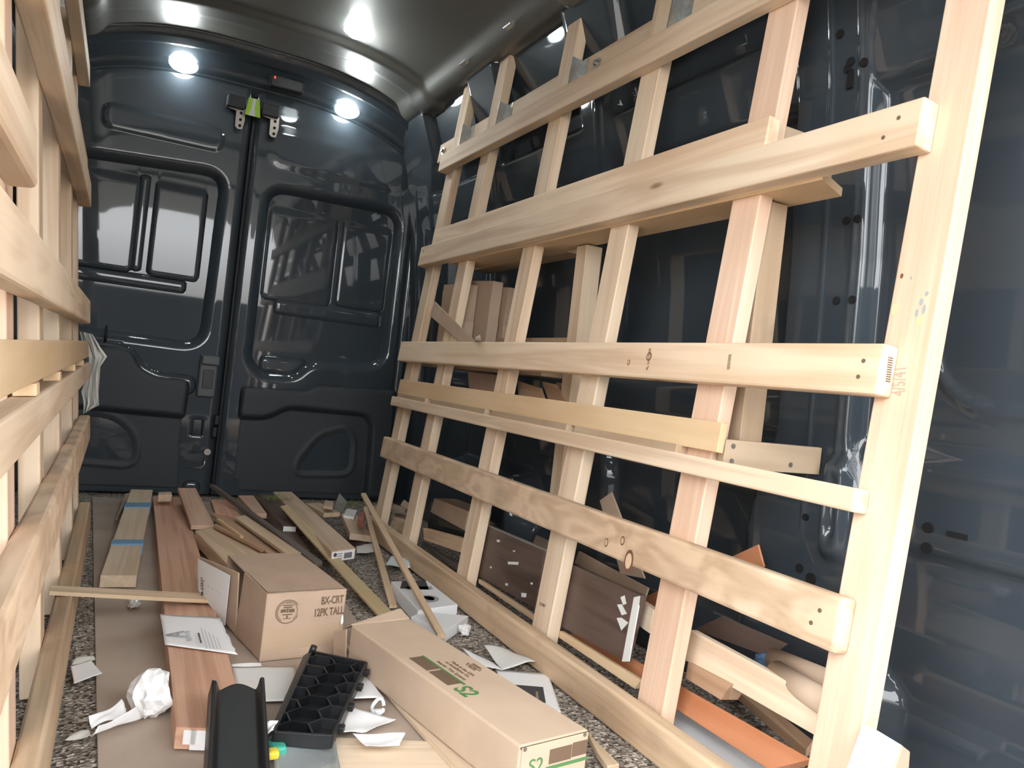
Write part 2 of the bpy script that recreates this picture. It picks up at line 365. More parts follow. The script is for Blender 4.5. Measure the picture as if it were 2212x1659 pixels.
wf = box('front_light_block', (XM, -1.02, .66), 2.0, .05, 1.32, TRIM, bev=.01); tag(wf, kind='structure')  # unseen half-height partition, added to cut low light from the front
def band(x, a, b, w): return ss(x, a-w, a)*(1-ss(x, b, b+w))
def wall_relief(Y, Z):
    h = np.zeros_like(Y)
    for a, b, k in ((1.20, 1.40, .05), (2.22, 2.36, .045), (3.05, 3.18, .045), (3.85, 4.25, .05)):
        fl_ = .10*ss(1.55-Z, 0, .35)*0+.12*(1-ss(Z, .45, .72))+.10*ss(Z, 1.55, 1.9)      # pillars flare at foot and head
        h = np.maximum(h, k*band(Y, a-fl_*.6, b+fl_*.6, .018 if a < 2 else .035))
        for yb in (a+.02, (a+b)/2): h += .005*np.exp(-((Y-yb)/.005)**2)*band(Z, .5, 1.7, .05)
    h = np.maximum(h, .045*band(Z, 1.50, 1.66, .03)*(Y > 0))                              # long rail under the roof
    h = np.maximum(h, .05*(1-ss(Z, .16, .24)))                                           # kick step above the floor
    h = np.maximum(h, .022*band(Z, .50, .66, .05)*(Y < 1.25)); h = np.maximum(h, .02*band(Z, .70, .78, .03)*(Y > 1.3))
    dq = sdf(Y, Z, rrect(-1.1, .80, 1.03, 1.52, .13)); h -= .026*ss(-dq, -.004, .010)-.010*np.exp(-((dq-.012)/.009)**2)
    h -= .045*(1-ss(Z, .44, .50))*(1-ss(Y, 1.02, 1.10))*ss(Z, .0, .06)             # pressed side panel by the front pillar
    h = np.maximum(h, .15*ss(-sdf(Y, Z, rrect(2.55, -.3, 3.45, .42, .2)), 0, .07))       # wheel arch
    for c in (2.62, 2.92, 3.3): h += .010*ss(-sdf(Y, Z, rrect(c-.07, .47, c+.07, .66, .02)), 0, .012)
    h += .022*ss(-sdf(Y, Z, rrect(1.17, .42, 1.25, .66, .035)), 0, .02)                   # bowl at the pillar foot
    h -= .016*ss(-sdf(Y, Z, rrect(1.192, .47, 1.228, .61, .018)), 0, .012)
    return h
yy = np.concatenate([np.arange(.1, .6, .025), np.arange(.6, 1.45, .005), np.arange(1.45, 4.26, .0125)]); zz = np.arange(0, 2.075, .0125)
wr = hfield('wall_right', yy, zz, wall_relief, lambda U, V, H: (XM+halfw(V)-H, U, V), PAINT, solid=-.01); tag(wr, kind='structure')
yl = np.arange(.55, 4.26, .025); zl = np.arange(0, 2.075, .025)
wl = hfield('wall_left', yl, zl, lambda Y, Z: np.maximum(.045*band(Z, 1.50, 1.66, .03), .05*band(Y, 2.22, 2.4, .04)), lambda U, V, H: (XM-halfw(V)+H, U, V), PAINT, solid=.01); tag(wl, kind='structure')
def roof_relief(X, Y):
    h = .02*band(Y, 3.62, 3.74, .05)+.02*band(Y, 2.2, 2.34, .05)+.02*band(Y, .8, .95, .05)
    return h+.03*ss(np.abs(X-XM), .66, .72)*(1-ss(np.abs(X-XM), .74, .80))
xr = np.linspace(XM-.81, XM+.81, 110); yr = np.arange(-1.0, 4.03, .02)
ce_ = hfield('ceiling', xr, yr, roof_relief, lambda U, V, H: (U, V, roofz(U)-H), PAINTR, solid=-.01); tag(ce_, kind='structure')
# header panel sloping from the roof down to the door tops
def header_place(U, V, H):
    top = roofz(U); lo = doortop(U); s = V
    return (U, 3.97+.19*s+0*H, top*(1-s)+lo*s-H)
hd = hfield('trim_1', xr, np.linspace(0, 1, 40), lambda X, S: .022*ss(S, .0, .12)*(1-ss(S, .30, .45))+.016*ss(S, .78, .86), header_place, PAINT, solid=-.012); tag(hd, kind='structure')
lip = hfield('trim_2', xr, np.linspace(0, 1, 8), lambda X, S: 0*X, lambda U, V, H: (U, 4.155+.05*V, doortop(U)-.012-.05*V), PAINT, solid=-.012); tag(lip, kind='structure')
# rear frame around the doors
DO = rrect(-.425, -.3, 1.468, 2.075, .26)
def rear_relief(X, Z): 
    d = sdf(X, Z, DO)
    return .075*ss(d, 0, .05)+.014*np.exp(-((d-.012)/.008)**2)
re_ = hfield('wall_rear', np.linspace(XM-1.03, XM+1.03, 190), np.linspace(0, 2.24, 190), rear_relief, lambda U, V, H: (U, 4.262-H, V), PAINT, solid=-.01); tag(re_, kind='structure')

# ---------------------------------------------------------------- rear doors
def door_mask(x0, x1, outer):
    out = [(x0, .015), (x1, .015)]
    r = .17; xs = np.linspace(x0, x1, 26); pts = []
    for x in xs:
        z = min(2.075, doortop(x)-.022); dd = (x1-x) if outer > 0 else (x-x0)
        if dd < r: z -= r-math.sqrt(max(0, r*r-(r-dd)**2))
        pts.append((x, z))
    return out+pts[::-1]
RREC = roundp([(.612, 1.63), (1.368, 1.64), (1.368, .735), (.955, .712), (.885, .632), (.70, .624), (.612, .70)], .13, 7)
LREC = roundp([(-.33, 1.60), (.438, 1.65), (.421, .735), (-.33, .752)], .13, 7)
def right_relief(X, Z):
    h = np.zeros_like(X); d = sdf(X, Z, RREC)
    h -= .040*ss(-d, -.012, .028)
    for a, b, z0, z1 in ((.668, 1.010, 1.046, 1.53), (1.056, 1.312, 1.062, 1.53)):
        q = sdf(X, Z, rrect(a, z0, b, 1.75, .022)); h += .005*ss(-q, 0, .006)*(1-ss(Z, z1-.05, z1+.0)*.95)
    h += .008*band(Z, .985, 1.030, .006)*band(X, .75, 1.29, .01)
    h -= .03*(1-ss(X, .535, .56)); h -= .012*ss(X, 1.40, 1.415)*(1-ss(X, 1.43, 1.44))
    h += .012*ss(-sdf(X, Z, roundp([(.70, .665), (.86, .655), (.93, .735), (.70, .735)], .02)), 0, .01)
    h += .004*ss(-sdf(X, Z, rrect(.60, 1.70, 1.38, 1.94, .08)), 0, .06)
    return h
def left_relief(X, Z):
    h = np.zeros_like(X); d = sdf(X, Z, LREC)
    h -= .040*ss(-d, -.012, .028)
    for a, b in ((-.25, .040), (.122, .342)):
        q = sdf(X, Z, rrect(a, 1.078, b, 1.75, .022)); h += .008*ss(-q, 0, .008)*(1-ss(Z, 1.49, 1.54)*.95)
    h += .008*ss(-sdf(X, Z, rrect(.052, 1.09, .078, 1.54, .005)), 0, .006)
    h += .008*band(Z, 1.022, 1.052, .006)*band(X, -.3, .28, .008)
    h -= .03*ss(X, .48, .505)
    h += .014*ss(-sdf(X, Z, roundp([(-.35, .72), (.03, .722), (.09, .70), (.14, .63), (.22, .598), (.38, .592), (.38, .52), (-.35, .52)], .03)), 0, .012)
    h += .010*ss(-sdf(X, Z, rrect(-.15, 1.72, .40, 1.85, .05)), 0, .03)*.5
    h -= .006*ss(-sdf(X, Z, rrect(.385, .30, .455, .40, .008)), 0, .005)
    h += .010*ss(-sdf(X, Z, roundp([(.39, .02), (.39, .07), (.455, .07), (.455, .02)], .03)), 0, .01)
    return h
for n, (x0, x1, outer, rel) in (('door_1', (-.418, .517, -1, left_relief)), ('door_2', (.533, 1.462, 1, right_relief))):
    dr = hfield(n, np.arange(x0, x1+.003, .006), np.arange(.012, 2.09, .006), rel, lambda U, V, H: (U, 4.20-H-.02*ss(V, 1.3, 2.05)*0, V), PAINT, mask=door_mask(x0, x1, outer), solid=-.03)
    tag(dr, kind='structure')
    if n == 'door_1':
        TP = roundp([(-.405, .03), (-.405, .702), (.030, .702), (.088, .682), (.138, .608), (.20, .580), (.345, .574), (.356, .55), (.351, .395), (.372, .03)], .02, 4)
        LOW = roundp([(-.6, .425), (.40, .405), (.42, -.2), (-.6, -.2)], .01); POC = roundp([(.146, .158), (.142, .27), (.065, .352), (-.05, .376), (-.17, .33), (-.18, .17)], .05, 6)
    else:
        TP = roundp([(.640, .03), (.640, .08), (.613, .085), (.613, .570), (.934, .576), (.999, .615), (1.426, .628), (1.436, .03)], .022, 4)
        LOW = roundp([(.50, .425), (.744, .428), (.845, .495), (1.272, .49), (1.316, .43), (1.335, -.2), (.50, -.2)], .05, 6)
        POC = roundp([(.945, .155), (.955, .215), (1.04, .34), (1.165, .385), (1.212, .33), (1.216, .165)], .05, 6)
    def trim_relief(X, Z):
        dl = sdf(X, Z, LOW); dp = sdf(X, Z, POC)
        return .056-.034*ss(-dl, -.012, .022)-.022*ss(-dp, 0, .016)+.005*np.exp(-((dp-.022)/.010)**2)-.016*ss(sdf(X, Z, TP), -.012, 0)
    us = np.array(TP)
    tp = hfield('trim_panel', np.arange(us[:, 0].min(), us[:, 0].max()+.006, .006), np.arange(.028, us[:, 1].max()+.006, .006), trim_relief, lambda U, V, H: (U, 4.198-H, V), TRIM, dr, mask=TP, solid=-.008)
    tag(tp, 'dark grey moulded plastic lower panel')
    if n == 'door_1':
        P = lambda x, z, y=4.17: (x, y, z)
        hb = box('handle', (.440, 4.165, .610), .086, .05, .21, HANDLE, dr, .008); tag(hb, 'grey plastic inside door handle')
        box('handle_flap', (.444, 4.128, .690), .082, .03, .045, HANDLE, hb, .006)
        box('handle_recess', (.441, 4.140, .595), .050, .006, .095, BLACKP, hb, .002)
        tube('hook_strap', [(-.028, 4.150, .80), (-.028, 4.135, .775), (-.028, 4.135, .745), (-.028, 4.155, .725)], .006, RUBBER, dr)
        tube('wire_hook', [(.40, 4.165, .148), (.455, 4.155, .150), (.470, 4.15, .165), (.472, 4.15, .20)], .005, STEEL, dr)
        disc('lock_pin', (.477, 4.15, .232), (0, -1, 0), .016, .03, STEELD, dr)
        disc('grommet', (.425, 4.168, .245), (0, -1, 0), .018, .012, RUBBER, dr)
        box('catch', (.505, 4.15, .395), .022, .04, .05, RUBBER, dr, .004); box('catch', (.500, 4.15, .335), .022, .04, .05, RUBBER, dr, .004)
    else:
        st = box('warning_sticker', (1.360, 4.186, .674), .106, .002, .040, STK[1], dr, 0); tag(st, 'teal, yellow and red sticker')
        box('sticker_end', (1.313, 4.1845, .675), .018, .002, .044, STK[0], st, 0); box('sticker_end', (1.406, 4.1845, .673), .018, .002, .044, STK[2], st, 0)
        for k in range(4): box('print_line', (1.362, 4.1843, .686-.008*k), .05, .001, .002, INKB, st, 0)
        for px_, py_ in ((879, 517), (872, 563), (867, 612)):
            q = aty(px_, py_, 4.205); disc('slot', q, (0, -1, 0), .024, .012, HOLE, dr, sx=.55)
    # latch bracket at the top inner corner, steel angle with holes under a dark block
    sx = -1 if n == 'door_1' else 1; bx = .425 if sx < 0 else .590
    lb = box('latch_block', (bx, 4.13, 1.975), .085, .07, .06, TRIM, dr, .006)
    br = prism('latch_bracket', [(-.04, .05), (-.04, .028), (.0, .022), (.002, -.055), (.014, -.066), (.036, -.064), (.045, -.02), (.043, .04)], Matrix.Translation((bx+.006, 4.125, 1.915)) @ Matrix.Rotation(math.pi/2, 4, 'X'), .004, STEELD, dr); tag(br, 'bare steel latch bracket with holes')
    for hz in (.015, -.018, -.048): disc('bolt_hole', (bx+.03, 4.119, 1.915+hz), (0, -1, 0), .007, .003, HOLE, br)
sl = box('trim_3', (.525, 4.188, 1.0), .016, .03, 1.98, RUBBER, bev=.006); tag(sl, kind='structure')
# webbing pull between the doors
wt = empty('webbing_pull', (.508, 4.09, 1.92), 'yellow green webbing pull with silver stripe hanging between the rear doors', 'strap')
V = [(-.028, 0, .085), (.028, 0, .085), (.036, 0, -.005), (-.040, 0, -.005)]
o_ = prism('webbing', [(-.028, .085), (.024, .085), (.036, -.003), (-.040, -.003)], Matrix.Translation((.508, 4.10, 1.925)) @ Matrix.Rotation(math.pi/2, 4, 'X'), .004, HIVIS, wt, .001)
prism('reflective_stripe', [(-.008, .084), (.010, .084), (.004, .04), (.010, -.002), (-.022, -.002), (-.012, .03)], Matrix.Translation((.508, 4.0955, 1.925)) @ Matrix.Rotation(math.pi/2, 4, 'X'), .001, SILVER, wt, 0)
for sx in (-.02, .018): tube('wire_loop', [(.508+sx, 4.10, 2.0), (.508+sx, 4.10, 2.035)], .003, STEEL, wt)

# ---------------------------------------------------------------- lamps
def lamp(c, nrm, up, rx, ry, label):
    L_ = empty('ceiling_lamp', c, label, 'lamp', None)
    nrm = Vector(nrm).normalized(); M = frame(c, Vector(up).cross(nrm), None, nrm)
    def dome(name, a, b, h, base, mat, n=24, k=6):
        V = []; Fc = []
        for j in range(k):
            an = math.pi/2*j/k
            for i in range(n):
                t_ = 2*math.pi*i/n; V.append((a*math.cos(t_)*math.cos(an), b*math.sin(t_)*math.cos(an), base+h*math.sin(an)))
        V.append((0, 0, base+h))
        for j in range(k-1):
            for i in range(n): Fc.append((j*n+i, j*n+(i+1) % n, (j+1)*n+(i+1) % n, (j+1)*n+i))
        for i in range(n): Fc.append(((k-1)*n+i, (k-1)*n+(i+1) % n, k*n))
        Fc.append(tuple(range(n))[::-1])
        return link(name, mesh(name, V, Fc, True), M, mat, L_)
    dome('rim', rx, ry, .012, -.004, LENS); dome('lens', rx*.74, ry*.86, .022, .004, LAMP)
    return L_
q1 = Vector((.172, 4.115, 2.088)); q2 = Vector((.975, 4.115, 2.075))
lamp(q1, (-.0, -.75, -.6), (0, 0, 1), .066, .042, 'lit oval lamp above the left rear door')
lamp(q2, (0, -.75, -.6), (0, 0, 1), .066, .042, 'lit oval lamp above the right rear door')
q3 = atz(770, 88, 2.165); lamp((q3.x, q3.y, float(roofz(q3.x))-.012), (.1, -.25, -1), (0, 1, 0), .06, .045, 'lit lamp set in the roof ahead of the rear doors')
cm_ = empty('camera_module', (.64, 4.04, 2.12), 'dark camera module with small red light above the rear doors', 'camera')
box('housing', (.645, 4.055, 2.105), .165, .05, .062, BLACKP, cm_, .008); disc('indicator', (.583, 4.0285, 2.118), (0, -1, 0), .006, .003, RED, cm_, sx=.5)
# small square clips along the roof edge
for k, (px_, py_) in enumerate(((1105, 68), (1008, 145))):
    q = atz(px_, py_, 2.075); o_ = box('roof_clip', (q.x, q.y, float(roofz(min(q.x, 1.31)))-.022), .05, .06, .006, STEEL, None, .002, z=(-.5, 0, 1))
    tag(o_, ('small grey square clip on roof edge above second post from the rear', 'small grey square clip on roof edge above rearmost post')[k], 'clip', 'roof edge clips')
# punched holes in the front pillar
def onwall(px_, py_, lift=.052):
    x = 1.5
    for _ in range(8): q = atx(px_, py_, x); x = XM+float(halfw(q.z))-lift
    return q
for px_, py_, r_ in ((1828, 477, .009), (1852, 473, .009), (1807, 649, .009), (1841, 647, .009), (1838, 133, .010), (1866, 135, .010), (1831, 148, .009), (1815, 73, .010), (1740, 1117, .008), (1727, 1227, .010), (1752, 1250, .013), (1785, 1305, .016), (2005, 1140, .011), (2001, 1184, .011)):
    disc('mounting_hole', onwall(px_, py_, .0525 if px_ < 1900 else .024), (-1, 0, .04), r_, .006, HOLE, wr)
q = onwall(1837, 171, .0525); box('slot', q, .006, .016, .042, HOLE, wr, 0, z=(0, 0, 1))
q = onwall(2068, 1157, .024); box('slot', q, .006, .04, .010, HOLE, wr, 0)
PENCIL = simple('faint pencil', (.42, .32, .26), .7)
YEL = simple('yellow stain', (.70, .53, .30), .7)
KNOT = simple('dark knot ring', (.17, .075, .045), .7)
PENCIL = simple('faint pencil', (.42, .32, .26), .7)
YEL = simple('yellow stain', (.70, .53, .30), .7)
KNOT = simple('dark knot ring', (.17, .075, .045), .7)
PENCIL = simple('faint pencil', (.42, .32, .26), .7)
YEL = simple('yellow stain', (.70, .53, .30), .7)
KNOT = simple('dark knot ring', (.17, .075, .045), .7)
PENCIL = simple('faint pencil', (.42, .32, .26), .7)
YEL = simple('yellow stain', (.70, .53, .30), .7)
KNOT = simple('dark knot ring', (.17, .075, .045), .7)
KNOT = simple('dark knot ring', (.17, .075, .045), .7)
KNOT = simple('dark knot ring', (.17, .075, .045), .7)
KNOT = simple('dark knot ring', (.17, .075, .045), .7)
KNOT = simple('dark knot ring', (.17, .075, .045), .7)
# ================================================================ timber glass racks, one each side
POSTS = [(3.325, 2.062), (2.955, 2.066), (2.395, 2.075), (1.862, 2.07), (1.372, 2.07), (.913, 2.07)]   # far edge, top
def rack(side):
    root = empty('glass_rack', (1.14 if side > 0 else -.09, 2.1, 0), 'large leaning timber glass rack along the right wall' if side > 0 else 'timber glass rack along the left wall nearest the camera, seen edge on', 'rack')
    skew = 0 if side > 0 else .0095
    def P(y, z, w):
        if side > 0: return Vector((1.1+.1*z-w, y, z+.1*w))
        return Vector((-.038-.1*z+w-skew*(3.33-y), y, z+.1*w))
    vz = lambda: (P(2, 1, 0)-P(2, 0, 0)).normalized()
    def piece(name, y0, y1, z0, z1, w0, w1, mat, bev=.003, parent=root):
        # board lying along the rack
        zc, wc = (z0+z1)/2, (w0+w1)/2
        return beam(name, P(y1, zc, wc), P(y0, zc, wc), vz(), z1-z0, w1-w0, mat, parent, bev)
    for k, (y, zt) in enumerate(POSTS):
        yc = y-.0445; a, b = P(yc, .012, -.019), P(yc, zt, -.019)
        x = (P(yc, 1, 0)-P(yc, 0, 0)); M = frame((a+b)/2, b-a, None, P(yc, 1, 1)-P(yc, 1, 0))
        L2 = (b-a).length/2; v = []
        for kk in (.019, -.019): v += [(-L2, -.0445, kk), (L2, -.0445, kk), (L2, .0445, kk), (-L2, .0445, kk)]
        o = link('upright', mesh('upright', v, BOXF), M, [PINE, PINE, PINE, PINE, PINEP, PINEP][k], root); bevel(o, .004, 3)
    sill = piece('sill', .55, 3.33, .012, .115, 0, .038, PINEW, .006) if side < 0 else beam('sill', (1.092, 3.33, .051), (1.066, .55, .041), (0, 0, 1), .082, .038, PINEW, root, .006)
    low = piece('rail', .872, 3.318, .350, .443, 0, .038, BURL, .007)
    mid = piece('rail', .878, 3.350, .783, .872, 0, .038, PINE, .006)
    up = piece('rail', .885, 3.332, 1.215, 1.303, 0, .042, PINE, .004)
    topr = piece('rail', .80, 3.336, 1.655, 1.736, 0, .038, PINE, .004)
    piece('rail', 1.262, 3.225, 1.300, 1.372, 0, .034, PINE, .003)
    piece('ledge', .884 if side > 0 else .5, 3.318, .583, .624 if side > 0 else .640, 0, .038, PINE, .004)
    piece('plywood_strip', 1.245 if side > 0 else .62, 3.30, .640 if side > 0 else .660, .704 if side > 0 else .720, .004, .022 if side > 0 else .034, PLY, .002)
    for y0, y1 in ((2.92, 3.26), (2.36, 2.86), (1.83, 2.31), (1.36, 1.79)): piece('spacer_strip', y0, y1, .600, .642, 0, .034, PLYD, .002)
    bk = piece('rail', .80 if side < 0 else 1.0, 3.60, 1.775, 1.868, -.076, -.038, PINE, .003)
    for y in (3.53, 2.195): 
        q = P(y, 1.82, -.034); o = disc('washer', q, P(2, 1, 1)-P(2, 1, 0), .018, .006, STEEL, root); disc('bolt', P(y, 1.82, -.028), P(2, 1, 1)-P(2, 1, 0), .009, .012, STEELD, o, n=6)
    for k, (y, zt) in enumerate(POSTS[:4] if side > 0 else POSTS[:3]):
        ye = y-.089                                                    # near side of the upright
        a = frame(P(ye-.002, 1.81, -.022), (0, 1, 0), None, P(2, 1, 1)-P(2, 1, 0))
        br = link('angle_bracket', mesh('angle_bracket', *bracket()), a, STEEL, root); tag(br, 'perforated galvanised angle bracket') if k == 0 else None
    # shelf frame between rack and wall
    if side > 0:
        sh = hexa('shelf_board', [(1.215, 1.112, 1.228), (1.335, 1.165, 1.228), (1.345, 3.0, 1.228), (1.215, 3.05, 1.228), (1.215, 1.112, 1.210), (1.335, 1.165, 1.210), (1.345, 3.0, 1.210), (1.215, 3.05, 1.210)], PLY, root, .001, x=(0, 1, 0))
        hexa('shelf_board', [(1.347, 2.30, 1.226), (1.42, 2.30, 1.226), (1.43, 3.1, 1.226), (1.347, 3.1, 1.226), (1.347, 2.30, 1.208), (1.42, 2.30, 1.208), (1.43, 3.1, 1.208), (1.347, 3.1, 1.208)], PLYD, root, .001, x=(0, 1, 0))
        box('brace', (1.36, 1.300, 1.33), .24, .020, .095, PLYD, root, .001)
        box('brace', (1.317, 1.262, .640), .292, .019, .062, PLYD, root, .0015)
        for x_, z_ in ((1.190, .658), (1.190, .626), (1.365, .627)): disc('screw', (x_+.002, 1.2515, z_), (0, -1, 0), .0055, .003, STEELD, root, n=10)
        box('shelf_leg', (1.279, 1.325, .925), .56, .07, .066, PLYD, root, .002, x=(0, 0, 1), z=(1, 0, 0))
        box('shelf_leg', (1.33, 2.135, .80), .81, .06, .06, PINE, root, .002, x=(0, 0, 1), z=(1, 0, 0))
        box('brace', (1.33, 2.44, .89), .02, .56, .04, BROWN, root, .001, x=(1, 0, 0))
        box('shelf_board', (1.30, 2.62, .775), .17, 1.45, .016, PLYD, root, .001, x=(0, 1, 0)) if False else hexa('shelf_board', [(1.25, 2.22, .79), (1.42, 2.22, .79), (1.42, 3.35, .79), (1.25, 3.35, .79), (1.25, 2.22, .775), (1.42, 2.22, .775), (1.42, 3.35, .775), (1.25, 3.35, .775)], PLYD, root, .001, x=(0, 1, 0))
        # nail heads and lumber stamps printed on the timber
        for y, z in ((.93, 1.275), (.955, 1.245), (.915, .84), (.92, .812), (.912, .41), (.925, .385), (3.29, 1.28)): disc('nail_head', P(y, z, .0425 if z > 1 else .0385), P(2, 1, 1)-P(2, 1, 0), .004, .001, INKB, root, n=8)
        for (px_, py_, r_, s_) in ((1358, 1212, .022, .62), (1310, 1172, .009, .62), (1345, 1168, .009, .7), (1402, 770, .009, .9), (1358, 783, .006, .8)):
            q = on(px_, py_, (1, 0, -.1), 1.1-.0384); nn = P(2, 1, 1)-P(2, 1, 0); kn = disc('knot', q, nn, r_*1.2, .0012, KNOT, root, n=16, sx=s_); disc('knot_core', q, nn, r_*.82, .0018, PINEW, kn, n=14, sx=s_)
        for (px_, py_, r_, s_, m_) in ((1990, 652, .008, .5, INKL), (1996, 668, .010, .35, INKL), (1980, 676, .009, .4, INKL), (2002, 634, .005, .8, INKL), (1948, 596, .006, .6, KNOT), (1932, 668, .014, .5, YEL), (1985, 694, .012, .5, YEL), (1968, 600, .004, .5, INKL)):
            disc('scuff_mark', on(px_, py_, (1, 0, -.1), 1.1-.0005), P(2, 1, 1)-P(2, 1, 0), r_*.8, .0006, m_, root, n=9, sx=s_)
        def stamp(s, y, z, w, size, rot, sx=1., ink=INKB):
            nrm = (P(2, 1, 1)-P(2, 1, 0)).normalized(); M = frame(P(y, z, w), (0, -1, 0), None, nrm) @ Matrix.Rotation(math.radians(rot), 4, 'Z')
            text('lumber_stamp', s, M, size, ink, root, sx=sx)
        stamp('PL LUMBER', 1.515, .83, .0386, .011, 95); stamp('IIIIIIIIIII', 1.24, .83, .0386, .012, 95)
        nn = Vector((0, -1, 0)); M = frame(P(.8775, .83, .019), P(2, 1, 1)-P(2, 1, 0), None, nn) @ Matrix.Rotation(math.radians(95), 4, 'Z'); text('lumber_stamp', 'IIIIIIIIIII', M, .016, INKB, root, bold=.0003)
        stamp('S-DRY', 1.825, .145, .0006, .012, 4); stamp('4/5/41', .868, .815, .0006, .034, 98, .6, PENCIL)
    else:
        # stub rail nailed above the middle rail
        piece('rail', .70, 1.26, .925, 1.012, 0, .040, PINE, .008)
        for y in (1.28, 1.75, 2.3, 2.8): piece('spacer_block', y, y+.045, .641, .659, .006, .036, PLY, .002)
    return root, P
def bracket():
    t = .003; V = []; Fc = []
    def bx(x0, x1, y0, y1, z0, z1):
        n = len(V); V.extend([(x0, y0, z1), (x1, y0, z1), (x1, y1, z1), (x0, y1, z1), (x0, y0, z0), (x1, y0, z0), (x1, y1, z0), (x0, y1, z0)])
        Fc.extend([tuple(n+i for i in f_) for f_ in BOXF])
    # local x = along the van, z = towards the room, y = up the rack
    bx(-t, 0, -.055, .055, -.017, .026); bx(-.045, -t, -.055, .055, -.017, -.014)
    return V, Fc
RR, PR = rack(1); RL, PL = rack(-1)
# ================================================================ the litter of offcuts on the floor
ZS = .006
# flat sheets first
slab('cardboard_sheet', [(212, 1690), (1010, 1690), (600, 1090), (199, 1073)], ZS, .004, CARDF, 'big taupe cardboard sheet spread flat on the floor beside the left rack', 'cardboard')
slab('cardboard_sheet', [(730, 1670), (985, 1660), (958, 1602), (716, 1592)], .014, .007, MDF, 'pale wood panel scrap lying across the floor at the bottom edge of the photo', 'board')
# bundle of buff boards held by blue tape
bn = slab('board_bundle', [(217, 1243), (296, 1243), (330, 1058), (283, 1057)], [.046, .046, .090, .090], .036, MDF, 'bundle of thin buff boards strapped with two bands of blue tape', 'board')
for a, b in ((.55, .035), (.17, .03)):
    L_ = lambda s, t_: atz(*[(217*(1-t_)+296*t_)*(1-s)+(283*(1-t_)+330*t_)*s, 1243*(1-s)+1057.5*s], .0472+.044*s)
    k = .37 if a == .55 else .80
    P = [L_(k, -.03), L_(k, 1.03), L_(k+.05, 1.03), L_(k+.05, -.03)]
    hexa('tape_band', P+[p-Vector((0, 0, .0375)) for p in P], BLUET, bn, .0005); 
# long boards from the front to the doors
ced = slab('cedar_plank', [(380, 1571), (538, 1576), (397, 1074), (330, 1072)], [.052, .052, .052, .052], .040, CEDAR, 'long red cedar plank running from the front to the rear doors', 'plank')
e0, e1 = atz(380, 1571, .052), atz(538, 1576, .052); ex = (e1-e0).normalized(); en = ex.cross(Vector((0, 0, 1)))
for s, w_, h_ in ((.20, .022, .026), (.33, .030, .036)):
    box('end_label', e0+ex*(s*(e1-e0).length)+en*.001-Vector((0, 0, .004+h_/2)), w_, .0012, h_, PAPER, ced, 0, x=ex)
slab('board', [(413, 1135), (464, 1135), (423, 1054), (384, 1054)], [.075, .075, .125, .125], .016, CEDARL, 'pale mahogany board end leaning up beside the cedar plank near the door seam', 'board')
slab('block', [(342, 1069), (372, 1068), (370, 1062), (342, 1063)], .10, .03, OAK, 'small tan block at the far end of the cedar plank', 'block')
slab('cardboard_flap', [(250, 1121), (253, 1121), (281, 1064), (270, 1066)], [.03, .03, .03, .045], .005, CARDL, 'torn cardboard sliver left of the taped board bundle', 'cardboard')
slab('wide_panel', [(494, 1222), (600, 1215), (482, 1136), (421, 1146)], [.075, .075, .078, .078], .045, STRIP, 'flat tan panel with grey edge sticking out behind the carton', 'panel')
slab('strip', [(566, 1186), (574, 1182), (467, 1130), (462, 1134)], [.095, .095, .095, .095], .012, BROWN, 'thin brown strip lying on the tan panel', 'strip')
slab('plank', [(582, 1196), (628, 1194), (497, 1107), (455, 1108)], [.083, .083, .095, .095], .012, BROWN, 'brown planed board with splintered edge behind the carton', 'plank')
slab('splinter', [(519, 1156), (527, 1158), (475, 1119), (467, 1120)], [.105, .105, .105, .105], .012, PLY, 'splintered pale edge piece on the brown board', 'offcut')
slab('plank', [(618, 1195), (651, 1194), (529, 1112), (508, 1117)], [.105, .105, .11, .11], .012, STRIP, 'tan strip lying over the brown board and under the dark moulding', 'strip')
slab('board', [(465, 1106), (521, 1117), (496, 1078), (455, 1079)], [.10, .10, .10, .10], .02, CEDAR, 'short red brown board near the rear door seam', 'board')
slab('board', [(550, 1109), (577, 1110), (548, 1070), (514, 1070)], [.07, .07, .075, .075], .02, CEDARL, 'short tan board end between the dark moulding and the dark plank', 'board')
slab('moulding', [(681, 1215), (697, 1212), (468, 1049), (453, 1044)], [.055, .055, .16, .16], .018, GREYW, 'long dark grey moulding lying diagonally from the door seam', 'moulding')
dp = slab('plank', [(612, 1136), (640, 1137), (577, 1067), (549, 1066)], [.085, .085, .085, .085], .024, DARKW, 'dark brown plank with a blank white label on its end', 'plank')
a_, b_ = atz(612, 1136, .085), atz(640, 1137, .085); ex = (b_-a_).normalized(); box('end_label', (a_+b_)/2+ex.cross(Vector((0, 0, 1)))*.0012-Vector((0, 0, .0115)), (b_-a_).length*.98, .0014, .019, PAPERG, dp, 0, x=ex)
slab('strip', [(824, 1336), (856, 1330), (622, 1090), (606, 1093)], [.020, .020, .132, .132], .008, OLIVE, 'long olive tan strip running from the doors to the end of the long carton', 'strip')
lc = slab('long_board', [(716, 1191), (768, 1184), (630, 1062), (590, 1062)], [.095, .095, .095, .095], .036, OAK, 'pale oak board with white barcode label on its near end', 'board')
a_, b_ = atz(716, 1191, .095), atz(768, 1184, .095); ex = (b_-a_).normalized(); ln = (b_-a_).length; en = ex.cross(Vector((0, 0, 1)))
lb_ = box('barcode_label', (a_+b_)/2+en*.0012-Vector((0, 0, .020)), ln*.94, .0012, .034, PAPER, lc, 0, x=ex)
for i in range(13): box('bar', a_+ex*(ln*(.53+.026*i))+en*.0025-Vector((0, 0, .021)), ln*(.008+.008*((i*7) % 3)/2), .0008, .020, INK, lb_, 0, x=ex)
disc('printed_logo', a_+ex*(ln*.15)+en*.0025-Vector((0, 0, .014)), en, .007, .0008, INK, lb_)
